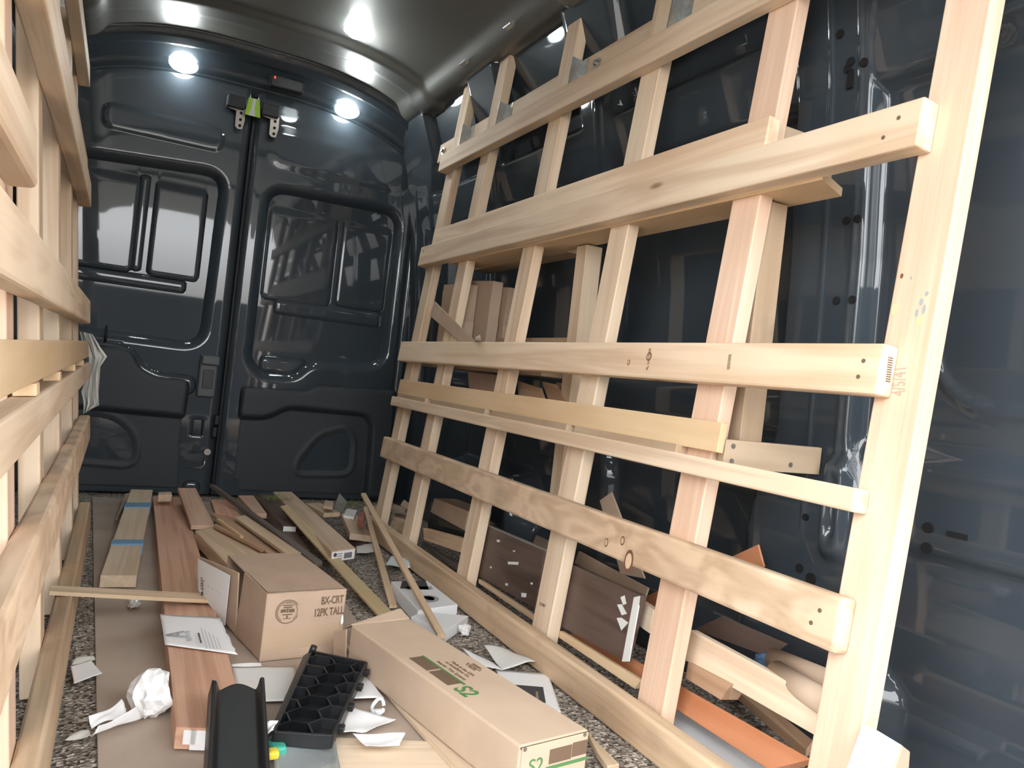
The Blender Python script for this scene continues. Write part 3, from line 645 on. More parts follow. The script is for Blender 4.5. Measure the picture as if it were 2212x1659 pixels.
for i in range(3): box('print_line', a_+ex*(ln*.33)+en*.0025-Vector((0, 0, .012+.008*i)), ln*.22, .0008, .0035, INKL, lb_, 0, x=ex)
slab('offcut', [(700, 1108), (735, 1107), (692, 1086), (660, 1087)], [.085, .085, .075, .075], .020, STRIP, 'short tan offcut with sawn end right of the oak board', 'offcut')
pd = slab('slip_stack', [(699, 1092), (719, 1095), (721, 1083), (702, 1080)], [.12, .12, .12, .12], .014, CARDL, 'little stack of cream slips near the right rear door', 'block')
tl = plate('tile', [(719, 1104), (738, 1110), (751, 1085), (734, 1066)], lambda x, y: aty(x, y, 3.55), .012, GREYP, 'grey square tile standing on edge by the right rear door', 'tile')
slab('broken_block', [(756, 1152), (804, 1158), (763, 1101), (738, 1110)], [.065, .055, .085, .085], .026, OAK, 'broken brown block with screw holes in its near edge', 'block')
slab('block', [(751, 1163), (790, 1171), (800, 1158), (752, 1146)], [.028, .028, .030, .030], .022, DARKW, 'dark scrap under the broken brown block', 'block')
slab('brick_piece', [(772, 1121), (785, 1126), (789, 1108), (777, 1105)], [.125, .125, .125, .125], .03, simple('dusty red', (.36, .13, .10), .7), 'dusty red block among scraps at the foot of the two sticks', 'block')
slab('white_block', [(742, 1113), (765, 1117), (772, 1102), (749, 1098)], [.09, .09, .09, .09], .012, PAPERG, 'off white scrap behind the broken brown block', 'scrap')
for k, (px_, py_) in enumerate(((590, 1079), (764, 1093))):
    c = atz(px_, py_, .095); V = []; Fc = []; rs = np.random.RandomState(k)
    for i in range(90):
        q_ = Vector((rs.randn()*.035, rs.randn()*.02, abs(rs.randn())*.012)); a = rs.rand()*6.28; dv = Vector((math.cos(a), math.sin(a), .4*rs.rand()))*.02; sd = Vector((-math.sin(a), math.cos(a), 0))*.003
        n_ = len(V); V += [q_-sd, q_+sd, q_+dv]; Fc.append((n_, n_+1, n_+2))
    o = link('dried_sprig', mesh('dried_sprig', V, Fc), Matrix.Translation(c), simple('dry green sprig %d' % k, (.22, .27, .08), .8)); tag(o, ('tuft of green needles lying on the dark plank', 'tuft of green needles beside the grey tile')[k], 'sprig')
slab('stick', [(841, 1308), (858, 1307), (793, 1093), (785, 1095)], [.014, .014, .13, .13], .010, STRIP, 'thin tan stick pointing at the front, shorter of the two crossed sticks', 'stick')
slab('stick', [(945, 1368), (963, 1372), (790, 1064), (780, 1065)], [.052, .052, .20, .20], .012, STRIP, 'thin tan stick, longer of the two crossed sticks, ending on the white boxes', 'stick')
slab('stick', [(106, 1277), (450, 1296), (452, 1282), (110, 1264)], [.134, .069, .069, .134], .010, STRIP, 'thin stick laid crosswise from left rack sill to the cedar plank', 'stick')
# far heap between the oak board and the right rack, and behind the sill
def scrap(q, z, t, mat, label, cat='offcut', name='offcut'): return slab(name, q, z, t, mat, label, cat)
scrap([(800, 1100), (829, 1106), (834, 1093), (812, 1089)], .06, .02, OAK, 'tan offcut at the far end of the right rack sill')
scrap([(845, 1114), (882, 1124), (890, 1112), (850, 1100)], .05, .02, OAK, 'tan offcut behind the sill between rearmost two uprights')
scrap([(846, 1096), (875, 1104), (880, 1097), (852, 1089)], .09, .012, CARDL, 'pale offcut on top of the heap between rearmost two uprights')
scrap([(842, 1140), (880, 1152), (886, 1128), (848, 1118)], .03, .02, STRIP, 'short board by the sill between rearmost two uprights')
plate('offcut', [(866, 1092), (886, 1104), (889, 1090), (874, 1080)], lambda x, y: aty(x, y, 3.5), .012, CARDL, 'pale chip standing on edge behind the rearmost upright', 'offcut')

# carton: built from its picture corners at floor level, flaps and tape as parts
def carton():
    bl, brr = atz(560.5, 1426, .012), atz(735, 1408, .012); H_ = .205
    tl_, tr_ = None, None
    ex = (brr-bl).normalized(); W = (brr-bl).length; ey = Vector((-ex.y, ex.x, 0))
    # depth from the far top corner
    dth = .40
    # height so the top corner meets the picture
    best = min(((Vector(pj(bl+Vector((0, 0, h)))) - Vector((574, 1280))).length, h) for h in np.arange(.1, .35, .002)); H_ = best[1]
    best = min(((Vector(pj(brr+ey*dd+Vector((0, 0, H_)))) - Vector((646, 1196))).length, dd) for dd in np.arange(.15, .7, .005)); dth = best[1]
    root = empty('carton', (bl+brr)/2+ey*dth/2, 'brown carton printed BX-CRT 12PK TALL lying open at its left end', 'box')
    t = .004; up = Vector((0, 0, 1)); c = (bl+brr)/2
    def pan(name, o, a, b_, th, mat=CARD): # o corner, a and b edge vectors, thickness along normal
        n = a.cross(b_).normalized()*th; P = [o+b_, o+a+b_, o+a, o]
        return hexa(name, [o, o+a, o+a+b_, o+b_]+[o-n, o+a-n, o+a+b_-n, o+b_-n], mat, root, .001, x=a)
    fr = pan('front_panel', bl, ex*W, up*H_, t); pan('back_panel', bl+ey*dth, ex*W, up*H_, t); pan('bottom_panel', bl, ex*W, ey*dth, t)
    tp = pan('top_panel', bl+up*H_, ex*W, ey*dth, t); pan('right_panel', brr, ey*dth, up*H_, t)
    # left end: outer flap bowed outwards
    lf = hexa('end_flap', [bl+up*H_, bl+ey*dth*.5+up*H_-ex*.005, bl+ey*dth*.5-ex*.012, bl, bl+up*H_+ex*t, bl+ey*dth*.5+up*H_+ex*t, bl+ey*dth*.5+ex*t, bl+ex*t], CARD, root, .001)
    hexa('end_flap', [bl+ey*dth*.5+up*H_-ex*.02, bl+ey*dth+up*H_*.98-ex*.075, bl+ey*dth*.98+up*.055-ex*.060, bl+ey*dth*.5-ex*.01, bl+ey*dth*.5+up*H_-ex*.016, bl+ey*dth+up*H_*.98-ex*.071, bl+ey*dth*.98+up*.055-ex*.056, bl+ey*dth*.5-ex*.006], CARD, root, .001)
    # delivery note on the left end
    q = [bl+ey*dth*.55+up*H_*.93-ex*.034, bl+ey*dth*1.0+up*H_*.95-ex*.079, bl+ey*dth*.99+up*H_*.42-ex*.070, bl+ey*dth*.58+up*H_*.10-ex*.030]
    dn = hexa('delivery_note', q+[p-ex*.001 for p in q], PAPER, root, 0); tag(dn, 'white delivery note taped to the open end')
    nx = -ex; ww = (q[1]-q[0]).normalized(); wn = ww.cross(up); wn = wn if wn.dot(nx) > 0 else -wn; M = frame((q[0]+q[1]+q[2]+q[3])/4+wn*.001, up.cross(wn), None, wn)
    text('note_heading', 'auraloreo', M @ Matrix.Translation((-.055, .0, .0)) @ Matrix.Rotation(-1.35, 4, 'Z'), .026, INK, dn, t=.0003)
    for k in range(4): box('note_line', M @ Vector((-.02+.022*k, .02, .0004)), .003, .05, .0006, INKL, dn, 0, x=up.cross(wn), z=wn)
    # stamped print on the front
    nf = ex.cross(up); Mf = frame(c+up*H_*.5+nf*.0008, ex, None, nf)
    text('stamp_text', 'BX-CRT', Mf @ Matrix.Translation((W*.32, H_*.33, 0)) @ Matrix.Rotation(.03, 4, 'Z'), .027, INKB, fr, sx=.62, bold=.0007)
    text('stamp_text', '12PK TALL', Mf @ Matrix.Translation((W*.29, H_*.15, 0)) @ Matrix.Rotation(.03, 4, 'Z'), .027, INKB, fr, sx=.62, bold=.0007)
    def ring(r, w_, a0, a1, n=48):
        V, Fc = [], []
        for i in range(n+1):
            a = a0+(a1-a0)*i/n
            for rr in (r-w_/2, r+w_/2): V.append((rr*math.cos(a), rr*math.sin(a), 0))
        Fc = [(2*i, 2*i+1, 2*i+3, 2*i+2) for i in range(n)]
        return link('round_stamp', mesh('round_stamp', V, Fc), Mf @ Matrix.Translation((-W*.23, H_*.20, .0004)), INKB, fr)
    R0 = H_*.175; ring(R0, .0022, .55, 5.9); ring(R0*.86, .0016, -.9, 4.2)
    V, Fc = [], []
    for (x, y, w_, h_) in ((0, .62, 1.0, .10), (0, .42, .8, .12), (-.38, .10, .5, .30), (.38, .08, .5, .34), (0, .12, .16, .4), (0, -.28, .9, .10), (0, -.52, .14, .32), (-.2, -.66, .3, .07), (.22, -.66, .3, .07), (0, .84, .5, .06)):
        n_ = len(V); V += [((x-w_/2)*R0, (y-h_/2)*R0*.9, 0), ((x+w_/2)*R0, (y-h_/2)*R0*.9, 0), ((x+w_/2)*R0*.92, (y+h_/2)*R0*.9, 0), ((x-w_/2)*R0*.92, (y+h_/2)*R0*.9, 0)]; Fc.append((n_, n_+1, n_+2, n_+3))
    link('round_stamp', mesh('round_stamp', V, Fc), Mf @ Matrix.Translation((-W*.23, H_*.20, .0004)), INKB, fr)
    box('tape_strip', c+up*H_*.30+nf*.0006, W*.99, .0006, H_*.34, CLEAR, fr, 0, x=ex)
    crumple('clear_tape_curl', brr+up*H_*.50+nf*.004-ex*.006, .007, FOIL, seed=4, sq=(.7, .5, 2.2), sub=2, parent=fr)
    return root
def pj(p):
    v = np.array(p)-np.array([0, 0, HC]); c = RW.T @ v; return (CX+F*c[0]/c[2], CY+F*c[1]/c[2])
carton()

def long_carton():
    zt = .118; P = [atz(1133, 1612, zt), atz(1264, 1576, zt), atz(873, 1328, zt), atz(770, 1358, zt)]
    # square the corners up
    ax = ((P[0]+P[1])-(P[3]+P[2])).normalized(); W = ((P[1]-P[0]).length+(P[2]-P[3]).length)/2; c0, c1 = (P[0]+P[1])/2, (P[2]+P[3])/2; ax.z = 0; ax.normalize(); sd = Vector((-ax.y, ax.x, 0))
    if sd.dot(P[1]-P[0]) < 0: sd = -sd
    Q = [c0-sd*W/2, c0+sd*W/2, c1+sd*W/2, c1-sd*W/2]; hgt = zt-.022
    root = empty('long_carton', (Q[0]+Q[2])/2-Vector((0, 0, zt-.022)), 'long narrow brown carton with green logo print lying beside the right rack sill', 'box')
    up = Vector((0, 0, 1)); dn = Vector((0, 0, hgt))
    body = hexa('box_body', Q+[q-dn for q in Q], CARDL, root, .004, x=ax); 
    # turned up flap at the far end
    f0 = [Q[3]+up*.001, Q[2]+up*.001, Q[2]-ax*.05+up*.012, Q[3]-ax*.04-up*.02]
    hexa('end_flap', f0+[p-up*.003 for p in f0], CARDL, root, .001)
    f1 = [Q[3]-sd*.012-up*.01, Q[3]-ax*.05-sd*.02-up*.03, Q[3]-ax*.05-sd*.014-up*.09, Q[3]-sd*.004-up*.10]
    hexa('end_flap', f1+[p+sd*.003 for p in f1], CARD, root, .001)
    e_ = box('end_panel', c0+ax*.002-dn/2, W*.96, .003, hgt*.94, CARDL, root, .001, x=sd)
    o = box('flap_gap', c0+ax*.0008-up*.004, W*.99, .002, .0035, INKB, root, 0, x=sd)
    # print on the lid, read from the far side
    Lc = (c0-c1).length; M0 = frame(c1+ax*(Lc*.50)+up*.0006, ax, None, up)
    pr = [(-.055, .15, .048, GREEN)]
    def put(s, a, b_, size, mat, sx=1., rot=0): text('lid_print', s, M0 @ Matrix.Translation((a, b_, 0)) @ Matrix.Rotation(rot, 4, 'Z'), size, mat, body, sx=sx)
    wv = W
    box('print_block', M0 @ Vector((-.055, -wv*.26, .0004)), .075, .032, .0006, INKB, body, 0, x=ax); box('print_block', M0 @ Vector((.028, -wv*.26, .0004)), .075, .032, .0006, INKB, body, 0, x=ax)
    text('lid_logo', 'S2', M0 @ Matrix.Translation((.105, -wv*.25, 0)), .055, GREEN, body, sx=.9, bold=.001)
    box('print_rule', M0 @ Vector((-.01, -wv*.145, .0004)), .17, .006, .0006, GREEN, body, 0, x=ax)
    for i, (y, w_) in enumerate(((-.05, .15), (.05, .12), (.13, .10), (.26, .055), (.31, .06), (.36, .05))):
        n_ = int(w_/.012)
        text('lid_print', ('Interior Trim Systems', 'an Installation Co.', 'Made in the USA', '4 PIECES', '2-1/4 IN x 8', 'PRIMED')[i], M0 @ Matrix.Translation((.0+.0*i, wv*y, 0)), .0125 if i < 3 else .010, INKB, body, sx=1.0)
    # end print
    Me = frame(c0+ax*.0042-dn*.42, sd, None, ax)
    text('end_logo', 'S2', Me @ Matrix.Translation((-W*.27, .0, 0)), .036, GREEN, e_)
    box('print_block', Me @ Vector((.012, .010, 0)), .052, .0008, .026, INKB, e_, 0, x=sd); box('print_block', Me @ Vector((.058, .012, 0)), .036, .0008, .026, INKB, e_, 0, x=sd)
    box('print_rule', Me @ Vector((.03, -.010, 0)), .10, .0008, .006, GREEN, e_, 0, x=sd)
    for x_ in (-.45, .42): disc('staple', Me @ Vector((W*x_, .035, 0)), ax, .004, .001, STEELD, e_, n=8)
    return root
long_carton()
slab('board', [(1006, 1690), (1084, 1690), (775, 1410), (728, 1372)], .020, .010, MDF, 'pale pine board lying diagonally beneath the long carton', 'board')
slab('strip', [(1290, 1625), (1312, 1655), (1338, 1650), (1268, 1580)], .02, .012, STRIP, 'tan strip end sticking out behind the near end of the long carton', 'strip')

# black plastic pieces at the front
def channel():
    z = .10; A, B, C_, D = atz(440, 1690, z), atz(592, 1690, z), atz(577, 1468, z), atz(453, 1470, z)
    ax = ((A+B)-(C_+D)).normalized(); ax.z = 0; ax.normalize(); sd = Vector((-ax.y, ax.x, 0)); sd = sd if sd.dot(B-A) > 0 else -sd
    c1 = (C_+D)/2; L_, W0, W1 = ((A+B)/2-c1).length, (C_-D).length, (B-A).length
    root = empty('plastic_channel', c1+ax*L_/2-Vector((0, 0, .04)), 'black plastic channel cover standing out at the bottom beside the cedar plank', 'trim piece')
    M = Matrix((ax, sd, Vector((0, 0, 1)))).transposed().to_4x4(); M.translation = c1
    if ax.cross(sd).z < 0: pass
    u = np.linspace(0, 1, 60); v = np.linspace(-1, 1, 50)
    def rel(U, V): return -.016*(1-ss(np.abs(V), .60, .80))-.030*ss(np.abs(V), .90, 1.0)
    def place(U, V, Hh):
        w = (W0*(1-U)+W1*U)/2; end = .022*np.cos(V*3.2)*(1-ss(np.abs(V), .6, .75))+.012*ss(V, .7, .75)+.008*ss(-V, .85, .9)
        a = U*L_-end*(1-U)**2; P = [c1[i]+ax[i]*a+sd[i]*V*w for i in (0, 1)]
        return P[0], P[1], c1[2]+Hh+.0*U
    o = hfield('cover', u, v, lambda U, V: rel(U, V), place, BLACKP, root, solid=.003)
    disc('hole', c1+ax*.02+Vector((0, 0, -.026)), (0, 0, 1), .008, .003, PAPERG, root, sx=.8)
    disc('clip_stub', c1+ax*.13+Vector((0, 0, -.025)), (0, 0, 1), .006, .008, BLACKP, root)
channel()
def grille():
    z = .055; P = [atz(590, 1592, .05), atz(716, 1600, .045), atz(790, 1440, z), atz(672, 1415, z)]
    D0 = atz(579, 1512, z)
    root = empty('honeycomb_grille', sum(P, Vector())/4-Vector((0, 0, .035)), 'black plastic step pad with honeycomb cells lying on papers', 'trim piece')
    ex = (P[1]-P[0]+P[2]-P[3]).normalized(); n = (P[1]-P[0]).cross(P[3]-P[0]).normalized(); n = n if n.z > 0 else -n
    ey = n.cross(ex); c = sum(P, Vector())/4; M = frame(c, ex, None, n); I = M.inverted(); Q = [I @ p for p in P]
    pl = [(q.x, q.y) for q in Q]
    # bottom plate
    base = prism('base_plate', pl, M @ Matrix.Translation((0, 0, -.012)), .004, BLACKP, root, .001)
    # hexagonal cell walls
    r_ = .035; V, Fc = [], []; seen = set()
    def inside(x, y, mrg=.0): 
        return sdf(np.array([[x]]), np.array([[y]]), pl)[0, 0] < -mrg
    def wall(a, b_, h0=-.009, h1=.010, t=.0016):
        e = Vector((b_[0]-a[0], b_[1]-a[1], 0)); k = Vector((-e.y, e.x, 0)).normalized()*t; n_ = len(V); A, B = Vector((a[0], a[1], 0)), Vector((b_[0], b_[1], 0))
        for h in (h0, h1): V.extend([A-k+Vector((0, 0, h)), A+k+Vector((0, 0, h)), B+k+Vector((0, 0, h)), B-k+Vector((0, 0, h))])
        Fc.extend([(n_+4, n_+5, n_+6, n_+7), (n_, n_+1, n_+5, n_+4), (n_+1, n_+2, n_+6, n_+5), (n_+2, n_+3, n_+7, n_+6), (n_+3, n_, n_+4, n_+7)])
    for i in range(-8, 9):
        for j in range(-8, 9):
            cx_, cy_ = r_*1.5*i, r_*math.sqrt(3)*(j+.5*(i % 2))
            for k in range(6):
                a = (cx_+r_*math.cos(k*math.pi/3), cy_+r_*math.sin(k*math.pi/3)); b_ = (cx_+r_*math.cos((k+1)*math.pi/3), cy_+r_*math.sin((k+1)*math.pi/3))
                key = tuple(sorted(((round(a[0], 3), round(a[1], 3)), (round(b_[0], 3), round(b_[1], 3)))))
                if key in seen: continue
                seen.add(key)
                if inside(*a, .004) and inside(*b_, .004): wall(a, b_)
                elif inside(*a, .004) or inside(*b_, .004):
                    s, e_ = (a, b_) if inside(*a, .004) else (b_, a); lo, hi = 0, 1
                    for _ in range(12):
                        mid_ = (lo+hi)/2
                        if inside(s[0]+(e_[0]-s[0])*mid_, s[1]+(e_[1]-s[1])*mid_, .003): lo = mid_
                        else: hi = mid_
                    if lo > .1: wall(s, (s[0]+(e_[0]-s[0])*lo, s[1]+(e_[1]-s[1])*lo))
    link('honeycomb_walls', mesh('honeycomb_walls', V, Fc), M, BLACKP, root)
    for i in range(4):
        a, b_ = P[i], P[(i+1) % 4]; beam('rim', a-n*.002, b_-n*.002, n, .026, .006, BLACKP, root, .001)
    # curved side skirt on the left
    s = [P[3]+n*.006, P[0]+n*.006, atz(583, 1562, .012), atz(579, 1512, .05), atz(668, 1414, .06)]
    hexa('side_skirt', [P[0]+n*.01, P[3]+n*.012, P[3]-ex*.018-n*.004, P[0]-ex*.012-n*.004, P[0]+n*.006, P[3]+n*.008, P[3]-ex*.018-n*.008, P[0]-ex*.012-n*.008], BLACKP, root, .002)
    tube('peg', [P[3]+n*.005, P[3]+n*.022+ex*.004], .008, BLACKP, root)
    for s_ in (.15, .42, .7, .92): 
        q = P[1]*(1-s_)+P[2]*s_; box('clip_tab', q+ex*.006-n*.002, .014, .018, .012, BLACKP, root, .001, x=ex, z=n)
grille()

# ---------------------------------------------------------------- papers
lp = sheet('letter', [(356, 1396), (512, 1416), (475, 1337), (345, 1329)], [.056, .056, .056, .056], PAPER, 'white printed letter with logo and torn right edge on cedar plank', 'paper', curl=.006, seed=1, jag=.012)
A, B, D_ = atz(356, 1396, .064), atz(512, 1416, .064), atz(345, 1329, .064); ex = (B-A).normalized(); M = frame(A, ex, None, (0, 0, 1)); wl_, hl_ = (B-A).length, (D_-A).length
dx = (D_-A).normalized()
def lt(name, s, a, b_, size, mat, **k): return text(name, s, frame(A+(B-A)*a+(D_-A)*b_, dx, None, (0, 0, 1)), size, mat, lp, **k)
lt('letter_text', 'A', .20, .42, .060, INKL, sx=1.1); lt('letter_text', 'A V R I O', .38, .42, .017, INKL)
lt('letter_text', 'PRODUCTION STATEMENT', .54, .40, .0055, INK)
for k in range(5): box('ruled_line', A+(B-A)*(.60+.05*k)+(D_-A)*(.42-.03*k), hl_*(.66-.08*k), .0010, .0004, INKL, lp, 0, x=dx)
sheet('paper_sheet', [(520, 1520), (655, 1515), (636, 1440), (500, 1440)], .016, PAPERG, 'white sheet under the black plastic pieces', 'paper', curl=.004, seed=2)
sheet('paper_strip', [(500, 1440), (565, 1441), (563, 1434), (500, 1435)], .026, PAPER, 'narrow white folded strip in front of the carton', 'paper', curl=.003, seed=3)
sheet('paper_sheet', [(748, 1512), (829, 1509), (785, 1450), (770, 1455)], .024, PAPER, 'white sheet right of the honeycomb pad', 'paper', curl=.004, seed=4)
sheet('torn_paper', [(736, 1592), (790, 1586), (856, 1561), (752, 1530)], .020, PAPER, 'torn white paper with pointed corner below the honeycomb pad', 'paper', curl=.012, seed=5, jag=.01)
sheet('torn_paper', [(790, 1620), (862, 1615), (876, 1588), (760, 1590)], .030, PAPER, 'torn white paper, lower of the two beside the pale pine board', 'paper', curl=.010, seed=6, jag=.01)
sheet('paper_scrap', [(560, 1604), (588, 1590), (601, 1560), (570, 1574)], [.075, .075, .085, .075], PAPER, 'small white curled scrap between the two black plastic pieces', 'paper', curl=.012, seed=7)
sheet('paper_card', [(160, 1478), (221, 1455), (196, 1427), (152, 1440)], [.018, .026, .02, .02], PAPER, 'white square card on the carpet by the left rack sill', 'paper', curl=.002, seed=8)
sheet('paper_scrap', [(154, 1437), (206, 1428), (203, 1420), (163, 1421)], .016, PAPERG, 'off white scrap behind the white square card', 'paper', curl=.004, seed=9)
crumple('crumpled_paper', atz(324, 1508, .040), .064, PAPER, 'large crumpled white paper against the cedar plank', 'paper', seed=3, sq=(.72, .9, .85), amp=.6)
sheet('torn_paper', [(196, 1588), (276, 1552), (262, 1517), (190, 1560)], [.016, .02, .04, .035], PAPER, 'torn white paper strip, upper of the pair on the carpet edge', 'paper', curl=.016, seed=10, jag=.01)
sheet('torn_paper', [(196, 1604), (307, 1556), (296, 1534), (212, 1580)], [.016, .02, .045, .035], PAPER, 'torn white paper strip with faint print, lower of the pair on the carpet edge', 'paper', curl=.016, seed=11)
sheet('torn_paper', [(140, 1602), (196, 1594), (192, 1582), (160, 1583)], .016, PAPERG, 'ragged off white scrap at the left end of the torn paper strips', 'paper', curl=.006, seed=12, jag=.02)
fo = crumple('plastic_wrap', atz(290, 1303, .018), .024, FOIL, 'shiny crinkled plastic wrapper on the cardboard sheet', 'wrapper', seed=8, sq=(.8, 2.0, .35), sub=3, amp=.9)
sheet('paper_scrap', [(470, 1247), (500, 1238), (505, 1226), (482, 1236)], .09, PAPERG, 'white paper corner between the tan panel and the carton', 'paper', curl=.01, seed=13)
# plastic bag under the grille with coloured toy
bg_ = sheet('plastic_bag', [(592, 1690), (735, 1690), (725, 1600), (588, 1602)], [.012, .012, .02, .02], BAG, 'clear plastic bag under the honeycomb pad', 'bag', curl=.022, seed=14, n=20)
cp = empty('toy_piece', atz(596, 1612, .03), 'green and yellow plastic cap in front of the black channel', 'cap'); c = atz(597, 1614, .032)
box('cap_body', c, .03, .045, .02, simple('green plastic', (.05, .38, .28), .35), cp, .006); box('cap_tip', c+Vector((-.012, -.03, .004)), .02, .022, .016, simple('yellow plastic', (.75, .6, .05), .35), cp, .005)
ct = atz(815, 1540, .016); cl = empty('white_clip', ct, 'small white plastic clip on the cardboard beside the pale pine board', 'clip')
tube('clip_ring', [ct+Vector((.013*math.cos(a), .004*math.sin(a*2), .014+.016*math.sin(a))) for a in np.linspace(0, 6.0, 16)], .004, WHITEP, cl); box('clip_foot', ct+Vector((.004, 0, .004)), .022, .012, .006, WHITEP, cl, .002)
# white boxes and prints by the right sill
def wbox(q, z0, t, label, pic):
    o = slab('white_box', q, z0, t, WHITEB, label, 'box', bev=.0015); P = [atz(*p, z0) for p in q]
    def im(pts, mat, name='printed_picture'):
        V = [(P[0]*(1-a)+P[1]*a)*(1-b_)+(P[3]*(1-a)+P[2]*a)*b_+Vector((0, 0, .0006)) for a, b_ in pts]; c = sum(V, Vector())/len(V)
        link(name, mesh(name, [v-c for v in V], [tuple(range(len(V)))]), Matrix.Translation(c), mat, o)
    if pic:
        im([(.05, .72), (.75, .62), (.95, 1.0), (.3, 1.0)], INK); im([(.2, .66), (.86, .62), (.9, .74), (.25, .78)], INKL)
        im([(.5+.24*math.cos(a), .30+.13*math.sin(a)) for a in np.linspace(0, 6.28, 24)[:-1]], INKL); im([(.47+.17*math.cos(a), .31+.085*math.sin(a)) for a in np.linspace(0, 6.28, 24)[:-1]], WHITEB)
    return o
wbox([(903, 1318), (989, 1306), (923, 1254), (845, 1256)], .046, .044, 'white product box with dark photo and ring picture on its lid', True)
wbox([(962, 1364), (1012, 1330), (912, 1320), (888, 1332)], .034, .032, 'plain white box with corner toward the long carton', False)
crumple('paper_ball', atz(1003, 1360, .020), .021, PAPER, 'small crumpled white paper ball on the carpet', 'paper', seed=5, amp=.5)
sheet('folded_paper', [(830, 1228), (886, 1232), (880, 1214), (845, 1205)], .02, simple('pale blue white paper', (.70, .80, .82), .7), 'pale blue printed paper by the far part of the sill', 'paper', curl=.02, seed=15)
sheet('paper_scrap', [(770, 1196), (808, 1195), (804, 1178), (770, 1180)], .02, PAPERG, 'off white paper flat on carpet past the barcode label', 'paper', curl=.008, seed=16)
sheet('paper_sheet', [(1085, 1450), (1157, 1438), (1098, 1405), (1043, 1401)], [.012, .020, .016, .014], PAPERG, 'curled white sheet between long carton and rack sill', 'paper', curl=.014, seed=17)
sheet('paper_sheet', [(1035, 1440), (1086, 1449), (1058, 1428), (998, 1402)], .015, PAPER, 'white sheet tucked under the long carton edge', 'paper', curl=.004, seed=18)
pg = sheet('printed_sheet', [(1130, 1560), (1212, 1540), (1184, 1455), (1070, 1446)], .010, PAPER, 'white printed sheet with dark photo of a bolt beside the long carton', 'paper', curl=.001, seed=19)
ph = slab('photo_print', [(1140, 1514), (1179, 1518), (1173, 1484), (1114, 1479)], .0120, .0004, INK, parent=pg, bev=0)
for (px_, py_, r_) in ((1158, 1493, .010),): disc('bolt_picture', atz(px_, py_, .0125), (0, 0, 1), r_, .0004, STEEL, ph, sx=1.6); 
slab('bolt_picture', [(1158, 1510), (1164, 1510), (1162, 1494), (1157, 1494)], .0126, .0003, STEEL, parent=ph, bev=0)

# ---------------------------------------------------------------- crumpled paper hung on the left rack
def hang():
    pts = [[(172, 716), (200, 722)], [(178, 745), (218, 752)], [(183, 775), (231, 770)], [(190, 790), (216, 792)], [(182, 822), (214, 822)], [(176, 845), (212, 850)], [(181, 868), (214, 875)], [(180, 894), (196, 884)]]
    V, Fc = [], []; rs = np.random.RandomState(4); n = 10; yb = 3.36
    for j, (a, b_) in enumerate(pts):
        for i in range(n+1):
            s = i/n; p = aty(a[0]*(1-s)+b_[0]*s, a[1]*(1-s)+b_[1]*s, yb); V.append(p+Vector((0, .018*math.sin(i*1.7+j*.8)+.02*(rs.rand()-.5), 0)))
    c = sum(V, Vector())/len(V); Fc = [(j*(n+1)+i, j*(n+1)+i+1, (j+1)*(n+1)+i+1, (j+1)*(n+1)+i) for j in range(len(pts)-1) for i in range(n)]
    o = link('crumpled_paper', mesh('crumpled_paper', [v-c for v in V], Fc), Matrix.Translation(c), PAPERG); tag(o, 'long crumpled white paper stuffed behind the far end of the left rack', 'paper')
    s_ = o.modifiers.new('sheet', 'SOLIDIFY'); s_.thickness = .001
hang()

# ---------------------------------------------------------------- things behind the right rack
def lean(px, py): return on(px, py, (1, 0, -.1), 1.1+.044)
def lean2(k): return lambda px, py: on(px, py, (1, 0, -.1), 1.1+k)
def door_panel(q, label, k):
    o = plate('cabinet_panel', q, lean2(k), .018, DARKW, label, 'panel', bev=.0015); return o
p1 = door_panel([(1025, 1240), (1154, 1314), (1176, 1189), (1046, 1134)], 'dark stained panel with paint specks leaning behind third and fourth uprights from the rear', .044)
p2 = door_panel([(1211, 1353), (1350, 1430), (1385, 1286), (1236, 1220)], 'dark stained panel with cream edge leaning behind the fourth upright from the rear', .044)
ed = plate('edge_strip', [(1343, 1429), (1358, 1429), (1383, 1287), (1369, 1290)], lean2(.0435), .004, PAPERG, parent=p2, bev=.0005); tag(ed, 'cream bare edge strip')
for q in ([(1340, 1290), (1349, 1286), (1353, 1304), (1346, 1307)], [(1333, 1306), (1343, 1305), (1354, 1326), (1343, 1329)], [(1332, 1335), (1342, 1334), (1357, 1345), (1342, 1362)]):
    plate('filler_patch', q, lean2(.0435), .002, PAPERG, parent=p2, bev=0)
for (x, y, w_, h_) in ((1076, 1168, 6, 5), (1108, 1216, 22, 6), (1131, 1285, 10, 9), (1060, 1225, 3, 4), (1094, 1262, 5, 5), (1148, 1260, 4, 4), (1110, 1190, 4, 3)):
    plate('paint_speck', [(x-w_/2, y+h_/2), (x+w_/2, y+h_/2+1), (x+w_/2+1, y-h_/2+1), (x-w_/2, y-h_/2)], lean2(.0435), .001, PAPERG, parent=p1, bev=0)
plate('edge_strip', [(1046, 1134), (1176, 1190), (1178, 1186), (1048, 1131)], lean2(.0435), .012, GREYP, parent=p1, bev=.0005)
ld = lambda k: (lambda px, py: on(px, py, (1, 0, -.1), 1.1+k))
plate('moulding_strip', [(1033, 1260), (1150, 1340), (1152, 1328), (1034, 1250)], ld(.040), .014, STRIP, 'thin pale strip under the first dark panel behind the sill', 'strip')
plate('moulding_strip', [(1206, 1377), (1370, 1488), (1384, 1470), (1209, 1362)], ld(.040), .014, PLY, 'thin cream strip under the second dark panel behind the sill', 'strip')
plate('moulding_strip', [(912, 1178), (1024, 1262), (1034, 1252), (911, 1170)], ld(.10), .02, GREYW, 'grey brown strip on the floor behind the far part of the sill', 'strip')
